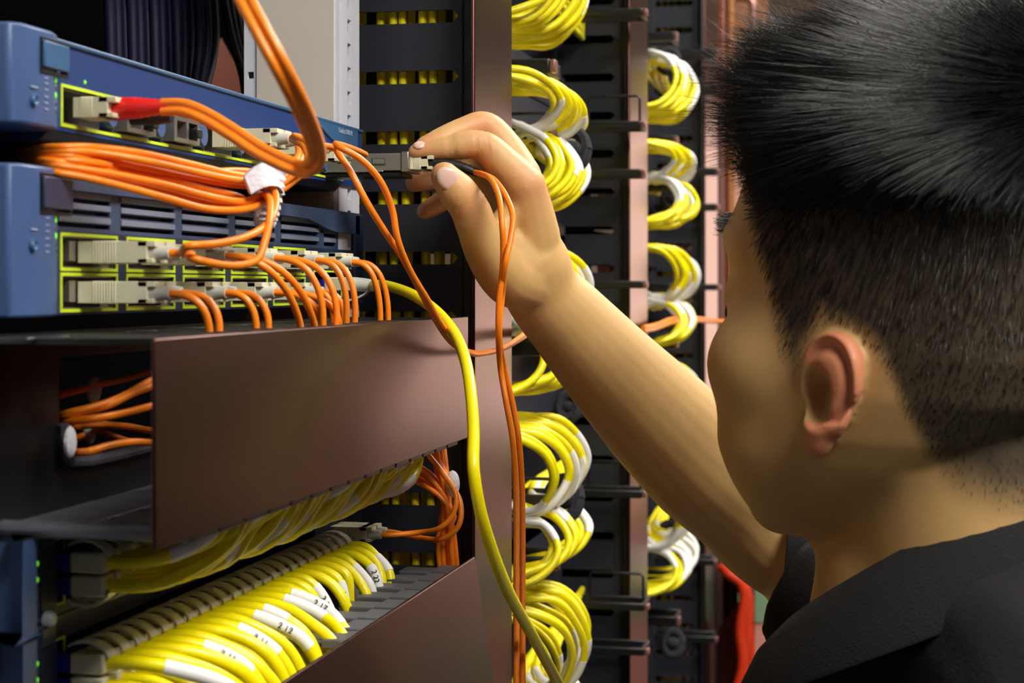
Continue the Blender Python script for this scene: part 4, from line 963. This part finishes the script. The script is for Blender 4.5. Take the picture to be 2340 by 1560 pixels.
for s in (1, -1):                                        # carve the ear: bowl, groove inside the rim, raised rim, tragus
    a2, a1, at_ = (np.array(v) for v in ear_axes(s)); rel = (co - np.array(H(.012, s*.0800, -.010))) / S
    ea, eb, et = rel @ a2, rel @ a1, rel @ at_
    near = (np.abs(ea) < .024) & (np.abs(eb) < .036) & (et > -.004) & (et < .012)
    face_ = near * smooth_(-.0005, .002, et)
    rho = np.sqrt((ea / .0170) ** 2 + ((eb - .002) / .0235) ** 2)
    bowl = np.exp(-(((ea + .0055) / .0072) ** 2 + ((eb + .004) / .0100) ** 2) ** 2) * .0125
    groove = np.exp(-((rho - .66) / .10) ** 2) * .0026 * smooth_(-.010, .002, ea + eb*.3) * (eb > -.014)
    rim = np.exp(-((rho - .92) / .12) ** 2) * .0022 * smooth_(-.024, -.012, eb)
    trag = np.exp(-(((ea + .0145) / .0030) ** 2 + ((eb + .005) / .0045) ** 2)) * .0040 * (np.abs(ea + .0145) < .01)
    co = co + at_ * (((rim + trag - groove) * face_ - bowl * near * smooth_(-.002, .001, et)) * S)[:, None]
for tip, joint, rad, offs in (((1016, 402, 1.054), (1071, 472, 1.060), .016, (-.0042, -.0012, .0018, .0046)), ((1050, 333, 1.078), (1098, 331, 1.080), .012, (-.003, 0, .003)), ((1005, 340, 1.077), (1030, 336, 1.0775), .010, (-.0012, .0014))):
    j_ = np.array(PD(*joint)); ax_ = np.array(PD(*tip)) - j_; ax_ /= np.linalg.norm(ax_); rel = co - j_; al = rel @ ax_     # skin creases over the finger joints
    nr = np.linalg.norm(rel - al[:, None] * ax_, axis=1); sgn = (rel @ np.array(-FWD + UP * .6)) > 0
    g_ = sum(np.exp(-((al - o_) / .0010) ** 2) for o_ in offs) * (nr < rad) * sgn * .0006
    co = co - (rel - al[:, None] * ax_) / np.maximum(nr, 1e-4)[:, None] * g_[:, None]
body_me.vertices.foreach_set('co', co.reshape(-1)); body_me.update();
n1d = np.empty(nv * 3); body_me.vertices.foreach_get('normal', n1d); nrm = n1d.reshape(-1, 3)

# where hair grows, in head coordinates: x forward, y left, z up
hc = np.array(HC); hm = np.array([hf, hl, hu]) / S
def head_xyz(p): return (p - hc) @ hm.T
def smooth(a, b, x): t = np.clip((x - a) / (b - a), 0, 1); return t * t * (3 - 2 * t)
AZ = np.radians([0, 20, 29, 36, 44, 47, 51, 56, 60, 64, 68, 80, 88, 93, 97, 101, 106, 114, 124, 134, 180])
HL = np.array([.104, .101, .090, .069, .049, .032, .018, .002, -.010, .004, .016, .012, .002, -.012, -.025, -.036, -.046, -.054, -.060, -.064, -.070])
def hair_amount(q):
    az = np.abs(np.arctan2(q[:, 1], q[:, 0] + .012)); lim = np.interp(az, AZ, HL)
    soft = np.interp(az, np.radians([0, 40, 60, 75, 92, 120, 180]), [.006, .012, .024, .010, .014, .024, .030])
    a = smooth(-.35, 1.0, (q[:, 2] - lim) / soft)
    earish = (np.abs(q[:, 1]) > .0805) & (q[:, 2] < .022) & (q[:, 2] > -.045) & (np.abs(q[:, 0] - .010) < .030)
    far = np.linalg.norm(q, axis=1) > .16
    a[earish | far] = 0; return a
hx = head_xyz(co); am = hair_amount(hx)
at = body_me.attributes.new('scalp', 'FLOAT', 'POINT'); at.data.foreach_set('value', am.astype(np.float32))
# warmer, redder skin on ears, knuckles and fingertips
red = np.zeros(nv)
red = np.maximum(red, ((np.abs(hx[:, 1]) > .0805) & (np.abs(hx[:, 2] + .010) < .036) & (np.abs(hx[:, 0] - .008) < .026) & (np.linalg.norm(hx, axis=1) < .13)) * 1.7)
for p, r in (((1225, 405, 1.083), .020), ((1098, 322, 1.08), .014), ((1106, 285, 1.096), .013), ((955, 347, 1.076), .016), ((965, 336, 1.084), .013), ((1060, 465, 1.055), .012), ((950, 415, 1.112), .022), ((975, 482, 1.138), .026), ((1010, 400, 1.05), .012)):
    red = np.maximum(red, np.exp(-((np.linalg.norm(co - np.array(PD(*p)), axis=1) / r) ** 2)))
body_me.attributes.new('ruddy', 'FLOAT', 'POINT').data.foreach_set('value', red.astype(np.float32))

sk = bpy.data.materials.new('skin'); sk.use_nodes = True; nt = sk.node_tree; b_ = nt.nodes['Principled BSDF']
def nd(t): return nt.nodes.new(t)
tc = nd('ShaderNodeTexCoord'); n1_ = nd('ShaderNodeTexNoise'); n1_.inputs['Scale'].default_value = 28; n1_.inputs['Detail'].default_value = 5
n2_ = nd('ShaderNodeTexNoise'); n2_.inputs['Scale'].default_value = 420; n2_.inputs['Detail'].default_value = 3
nt.links.new(tc.outputs['Object'], n1_.inputs['Vector']); nt.links.new(tc.outputs['Object'], n2_.inputs['Vector'])
def mix(fac, a, b):
    m = nd('ShaderNodeMix'); m.data_type = 'RGBA'
    for s, v in ((0, fac), (6, a), (7, b)):
        if hasattr(v, 'links'): nt.links.new(v, m.inputs[s])
        else: m.inputs[s].default_value = v
    return m.outputs[2]
ar = nd('ShaderNodeAttribute'); ar.attribute_name = 'ruddy'; as_ = nd('ShaderNodeAttribute'); as_.attribute_name = 'scalp'
c1 = mix(n1_.outputs[0], (*lin((200, 158, 98)), 1), (*lin((218, 178, 118)), 1))
mr = nd('ShaderNodeMath'); mr.operation = 'MULTIPLY'; mr.inputs[1].default_value = 0.5; nt.links.new(ar.outputs['Fac'], mr.inputs[0])
c2 = mix(mr.outputs[0], c1, (*lin((224, 138, 104)), 1))
ms = nd('ShaderNodeMath'); ms.operation = 'MULTIPLY'; ms.inputs[1].default_value = 0.94; nt.links.new(as_.outputs['Fac'], ms.inputs[0])
c3 = mix(ms.outputs[0], c2, (*lin((56, 50, 42)), 1))
nt.links.new(c3, b_.inputs['Base Color']); b_.inputs['Roughness'].default_value = 0.52
b_.inputs['Subsurface Weight'].default_value = 0.12; b_.inputs['Subsurface Radius'].default_value = (.010, .004, .002); b_.inputs['Subsurface Scale'].default_value = .25
bp_ = nd('ShaderNodeBump'); bp_.inputs['Strength'].default_value = .12; bp_.inputs['Distance'].default_value = .001
nt.links.new(n2_.outputs[0], bp_.inputs['Height']); nt.links.new(bp_.outputs[0], b_.inputs['Normal'])
body_me.materials.clear(); body_me.materials.append(sk); body_me.polygons.foreach_set('use_smooth', [True] * len(body_me.polygons))
body_me.name = 'person'
PER = bpy.data.objects.new('person', body_me); C.objects.link(PER); ORIG[PER.name] = V((0, 0, 0))
tag(PER, 'person in a black collared shirt reaching to the rack, holding a steel module', 'person')

# hair strands
tri = []
body_me.calc_loop_triangles()
tv = np.empty(len(body_me.loop_triangles) * 3, dtype=np.int32); body_me.loop_triangles.foreach_get('vertices', tv); tv = tv.reshape(-1, 3)
tam = am[tv].mean(1); keep = tam > .04; tv = tv[keep]; tam = tam[keep]
A, B_, C_ = co[tv[:, 0]], co[tv[:, 1]], co[tv[:, 2]]
area = np.linalg.norm(np.cross(B_ - A, C_ - A), axis=1) / 2
qz = head_xyz((A + B_ + C_) / 3)
wgt = area * np.clip(tam * 1.3, 0, 1) * (.42 + .58 * smooth(.045, .085, qz[:, 2])); NH = 52000
ti = rng.choice(len(tv), NH, p=wgt / wgt.sum()); r1, r2 = np.sqrt(rng.random(NH)), rng.random(NH)
base = A[ti] * (1 - r1)[:, None] + B_[ti] * (r1 * (1 - r2))[:, None] + C_[ti] * (r1 * r2)[:, None]
nn = nrm[tv[ti, 0]]; q = head_xyz(base); qn = nn @ np.array([hf, hl, hu]).T
crown = np.array([-.074, .010, .104])
d = q - crown; d -= qn * (d * qn).sum(1)[:, None]; dl = np.linalg.norm(d, axis=1); d /= np.maximum(dl, 1e-5)[:, None]
swirl = np.cross(qn, d); topness = smooth(.066, .104, q[:, 2] + .06 * np.clip(q[:, 0], 0, .1)); frontness = smooth(.0, .085, q[:, 0])
sp = np.exp(-(dl / .03) ** 2)
flow = d + swirl * (.55 * sp)[:, None]
down_ = np.tile(np.array([-.25, 0, -1.0]), (NH, 1)); side = 1 - topness
flow = flow * (0.35 + .65 * topness)[:, None] + down_ * (side * .55)[:, None]
flow -= qn * (flow * qn).sum(1)[:, None]; flow /= np.maximum(np.linalg.norm(flow, axis=1), 1e-5)[:, None]
lift = .38 + .35 * topness + .75 * topness * frontness
clump = np.sin(q[:, 0] * 420 + 2 * np.sin(q[:, 1] * 300)) * np.sin(q[:, 1] * 380 + 1.5 * np.sin(q[:, 0] * 260))
dirv = flow + qn * lift[:, None] + rng.normal(0, .16, (NH, 3)) + np.array([.06, 0, .1]) * (smooth(-.02, .06, q[:, 0]) * (1 - .3*topness))[:, None] + np.array([0, 0, 1.0]) * (.45 * topness * frontness)[:, None]
cl = np.stack([np.sin(q[:, 1] * 520), np.sin(q[:, 0] * 470 + 1), np.zeros(NH)], 1); dirv += cl * (.22 * topness)[:, None]
fw = smooth(.030, .075, q[:, 0]) * smooth(.045, .075, q[:, 2]); fdir = np.stack([.30 + rng.normal(0, .22, NH), rng.normal(0, .2, NH), np.ones(NH)], 1)
dirv /= np.linalg.norm(dirv, axis=1)[:, None]; dirv = dirv * (1 - .85 * fw)[:, None] + fdir * (.85 * fw)[:, None]; flow = flow * (1 - fw)[:, None]
dirv /= np.linalg.norm(dirv, axis=1)[:, None]
length = (.0028 + .004 * smooth(-.02, .07, q[:, 2]) + .027 * topness + .005 * topness * frontness) * (.72 + .4 * rng.random(NH) + .35 * topness * (rng.random(NH) > .9)) * (1 + .18 * clump * topness) * (.5 + .5 * np.clip(tam[ti], 0, 1))
K = 5; ts = np.linspace(0, 1, K)
R3 = np.array([hf, hl, hu])
wdir = dirv @ R3; wflow = flow @ R3
pts = base[:, None, :] - nn[:, None, :] * .0006 + (wdir[:, None, :] * ts[None, :, None] + wflow[:, None, :] * (ts ** 2)[None, :, None] * .35) * (length * S)[:, None, None]
hcv = bpy.data.hair_curves.new('hair'); hcv.add_curves([K] * NH)
hcv.attributes['position'].data.foreach_set('vector', pts.reshape(-1).astype(np.float32))
ra = hcv.attributes.get('radius') or hcv.attributes.new('radius', 'FLOAT', 'POINT')
ra.data.foreach_set('value', np.tile(np.array([.00013, .00013, .00012, .00009, .00003], dtype=np.float32), NH))
hcv.materials.append(MT['hair'])
ho = bpy.data.objects.new('hair', hcv); C.objects.link(ho); ho.parent = PER; ho['label'] = 'short spiky black hair, faded at the sides'
# eyebrows and lashes
bn = 260; eb = []
for s in (1, -1):
    for i in range(bn):
        u = rng.random(); v = rng.uniform(-1, 1)
        p = np.array(H(.0975 - .034*u**1.6, s*(.014 + .038*u), .054 + .006*math.sin(u*2.6) + .0028*v)); dd = np.array(hf) * .35 * (1 - u) + np.array(hl) * s * .8 + np.array(hu) * .35 * (1-u) - np.array(hu) * .3 * u + rng.normal(0, .15, 3) + np.array(hf) * .25
        for k in range(4): eb.append(p + dd * .008 * k / 3)
ec_ = bpy.data.hair_curves.new('eyebrow'); ec_.add_curves([4] * (2 * bn)); ec_.attributes['position'].data.foreach_set('vector', np.array(eb).reshape(-1).astype(np.float32))
ra = ec_.attributes.get('radius') or ec_.attributes.new('radius', 'FLOAT', 'POINT'); ra.data.foreach_set('value', np.tile(np.array([.00014, .00013, .0001, .00003], dtype=np.float32), 2 * bn))
ec_.materials.append(MT['hair']); eo = bpy.data.objects.new('eyebrow', ec_); C.objects.link(eo); eo.parent = PER
for s in (1, -1):
    e_ = part('eye', MB().ball(H(.0765, s*.031, .018), .0120, .0120, .0120, HAX), 'eye', PER); part('iris', MB().ball(H(.0865, s*.031, .018), .0028, .0056, .0056, HAX, 12, 7), 'ink', e_)
# nails
def nail(tip, back, rw, rl, side_r, tilt=0):
    t_, k_ = PD(*tip), PD(*back); ax = (t_ - k_).normalized(); v_ = (CAMPOS - t_).normalized() + UP * tilt; v_ = (v_ - ax * v_.dot(ax)).normalized(); w_ = ax.cross(v_)
    b = MB().ball(t_ + v_ * side_r - ax * .002, rl, rw, .0016, (ax, w_, v_), 16, 9); part('fingernail', b, 'nail', PER, angle=60)
nail((1014, 401, 1.054), (1040, 432, 1.056), .0060, .0076, .0084, .15)
nail((952, 345, 1.076), (1005, 338, 1.077), .0034, .0038, .0042, 1.1)

# shirt: trunk, sleeves, collar
sb = MB(); NB = PD(2160, 1400, .875)
rr = []
for z, hw, hd, dx in ((1.425, .075, .070, 0), (1.40, .115, .085, 0), (1.372, .172, .098, 0), (1.33, .205, .112, 0), (1.24, .205, .128, 0), (1.12, .19, .128, 0), (1.0, .178, .122, 0), (.88, .182, .126, 0)):
    c = V((.43 + (1.4 - z) * .06, .875 - (1.4 - z) * .02, z)); rr.append([c + l0*math.cos(2*math.pi*j/36)*hw + f0*math.sin(2*math.pi*j/36)*hd for j in range(36)])
sb.rings(rr[::-1])
sb.tube([NB + V((.004, 0, .022)), NB + V((.02, -.005, -.01)), V((.40, .88, 1.40)), V((.43, .875, 1.34))], [.078, .088, .10, .11], 28)
for q_ in (V((.425, .72, 1.375)), V((.405, 1.03, 1.375))): sb.tube(curve_pts([NB + V((.01, 0, -.005)), (NB + q_) / 2 + V((.01, 0, .012)), q_], 5), [.072 - .002*i_ for i_ in range(11)], 20, round_cap=True)
LS = V((.455, .690, 1.335)); RS = V((.425, 1.055, 1.335))
sb.tube(curve_pts([V((.44, .80, 1.36)), LS, LS + V((.03, -.03, -.13)), LS + V((.015, -.036, -.22))], 6), [.062]*6 + [.070]*6 + [.068]*7, 22)
sl = curve_pts([V((.43, .95, 1.36)), RS, V((.360, 1.120, 1.345)), PD(1875, 1315, 1.195), PD(1798, 1300, 1.20)], 6)
sb.tube(sl, [.064]*6 + [.066]*6 + [.060]*6 + [.0475 + .001*i for i in range(7)], 24)
sm_ = bpy.data.meshes.new('shirt_raw'); sm_.from_pydata(sb.v, [], sb.f); tmp = bpy.data.objects.new('shirt_raw', sm_); C.objects.link(tmp)
rm = tmp.modifiers.new('r', 'REMESH'); rm.mode = 'VOXEL'; rm.voxel_size = .004; s2 = tmp.modifiers.new('s', 'SMOOTH'); s2.factor = .5; s2.iterations = 6
dg = bpy.context.evaluated_depsgraph_get(); dg.update(); sh_me = bpy.data.meshes.new_from_object(tmp.evaluated_get(dg)); bpy.data.objects.remove(tmp)
n_ = len(sh_me.vertices); cs = np.empty(n_*3); sh_me.vertices.foreach_get('co', cs); cs = cs.reshape(-1, 3)
ns = np.empty(n_*3); sh_me.vertices.foreach_get('normal', ns); ns = ns.reshape(-1, 3)
fold = np.sin(cs[:, 0]*70 + 3*np.sin(cs[:, 2]*25)) * np.sin(cs[:, 2]*55 + cs[:, 1]*40) * .0022
sh_me.vertices.foreach_set('co', (cs + ns * fold[:, None]).reshape(-1)); sh_me.update()
sh_me.materials.clear(); sh_me.materials.append(MT['shirt']); sh_me.polygons.foreach_set('use_smooth', [True] * len(sh_me.polygons))
SHO = bpy.data.objects.new('shirt', sh_me); C.objects.link(SHO); SHO.parent = PER; SHO['label'] = 'black short-sleeved knit shirt'; ORIG[SHO.name] = V((0, 0, 0))
cu = sl[-1]; cax = (sl[-1] - sl[-3]).normalized()
part('cuff', MB().tube([cu - cax*.012, cu - cax*.004, cu + cax*.003], [.0535, .0545, .0540], 28), 'collar', SHO, angle=60)
# collar: stands round the neck and folds over
n = 44; inn, topi, topo, low = [], [], [], []
for i in range(n):
    a = math.radians(14) + (2*math.pi - math.radians(28)) * i / (n - 1)          # 0 front, 90 left, 180 back
    dv = f0 * math.cos(a) + l0 * math.sin(a); k = (1 - math.cos(a)) / 2
    c0 = NB + V((0, 0, 0)); zt = 1.432 + .098 * k
    r0 = .071 + .002 * k; ctr = V((c0.x, c0.y, 0)) - f0 * (.012 * k)
    inn.append(ctr + dv * (r0 - .002) + UP * (zt - .055)); topi.append(ctr + dv * r0 + UP * zt); topo.append(ctr + dv * (r0 + .005) + UP * (zt + .0005))
    ln = .040 + .012 * math.exp(-((a if a < math.pi else 2*math.pi - a) / .5) ** 2)
    low.append(ctr + dv * (r0 + .034 - .008*k) + UP * (zt - ln))
co_ = MB(); seq = [[inn[i], topi[i], topo[i], low[i] * .35 + topo[i] * .65 + (low[i]-inn[i]).normalized()*.004, low[i], low[i] - UP*.002 - (f0*0), topo[i] - UP * .012] for i in range(n)]
co_.rings(seq, cap=True); part('collar', co_, 'collar', SHO, angle=70, label='folded black collar')
# trousers and shoes, below the picture
tb = MB(); HIP = V((.47, .865, .93))
for s in (1, -1):
    hp_ = HIP + l0 * .085 * s; tb.tube(curve_pts([hp_ + UP*.02, hp_ - UP*.20, hp_ - UP*.46 + f0*.02, hp_ - UP*.68, hp_ - UP*.86], 5), [.105 - .05 * i / 20 for i in range(21)], 20)
tb.rings([[HIP + UP*z + l0*math.cos(2*math.pi*j/24)*w1 + f0*math.sin(2*math.pi*j/24)*d1 for j in range(24)] for z, w1, d1 in ((-.10, .165, .12), (.0, .172, .122), (.07, .165, .115))])
part('trousers', tb, 'trouser', PER, angle=60)
for s in (1, -1):
    an = HIP + l0 * .085 * s; an.z = 0
    rs = []
    for x, w_, h_ in ((-.075, .020, .05), (-.06, .034, .085), (-.02, .038, .10), (.04, .040, .085), (.10, .046, .06), (.15, .044, .048), (.185, .026, .03)):
        rs.append([an + f0*x + l0*(w_*math.cos(2*math.pi*j/18)) + UP*(h_/2 + h_/2*math.sin(2*math.pi*j/18)) for j in range(18)])
    part('shoe', MB().rings(rs), 'shoe', PER, angle=60)
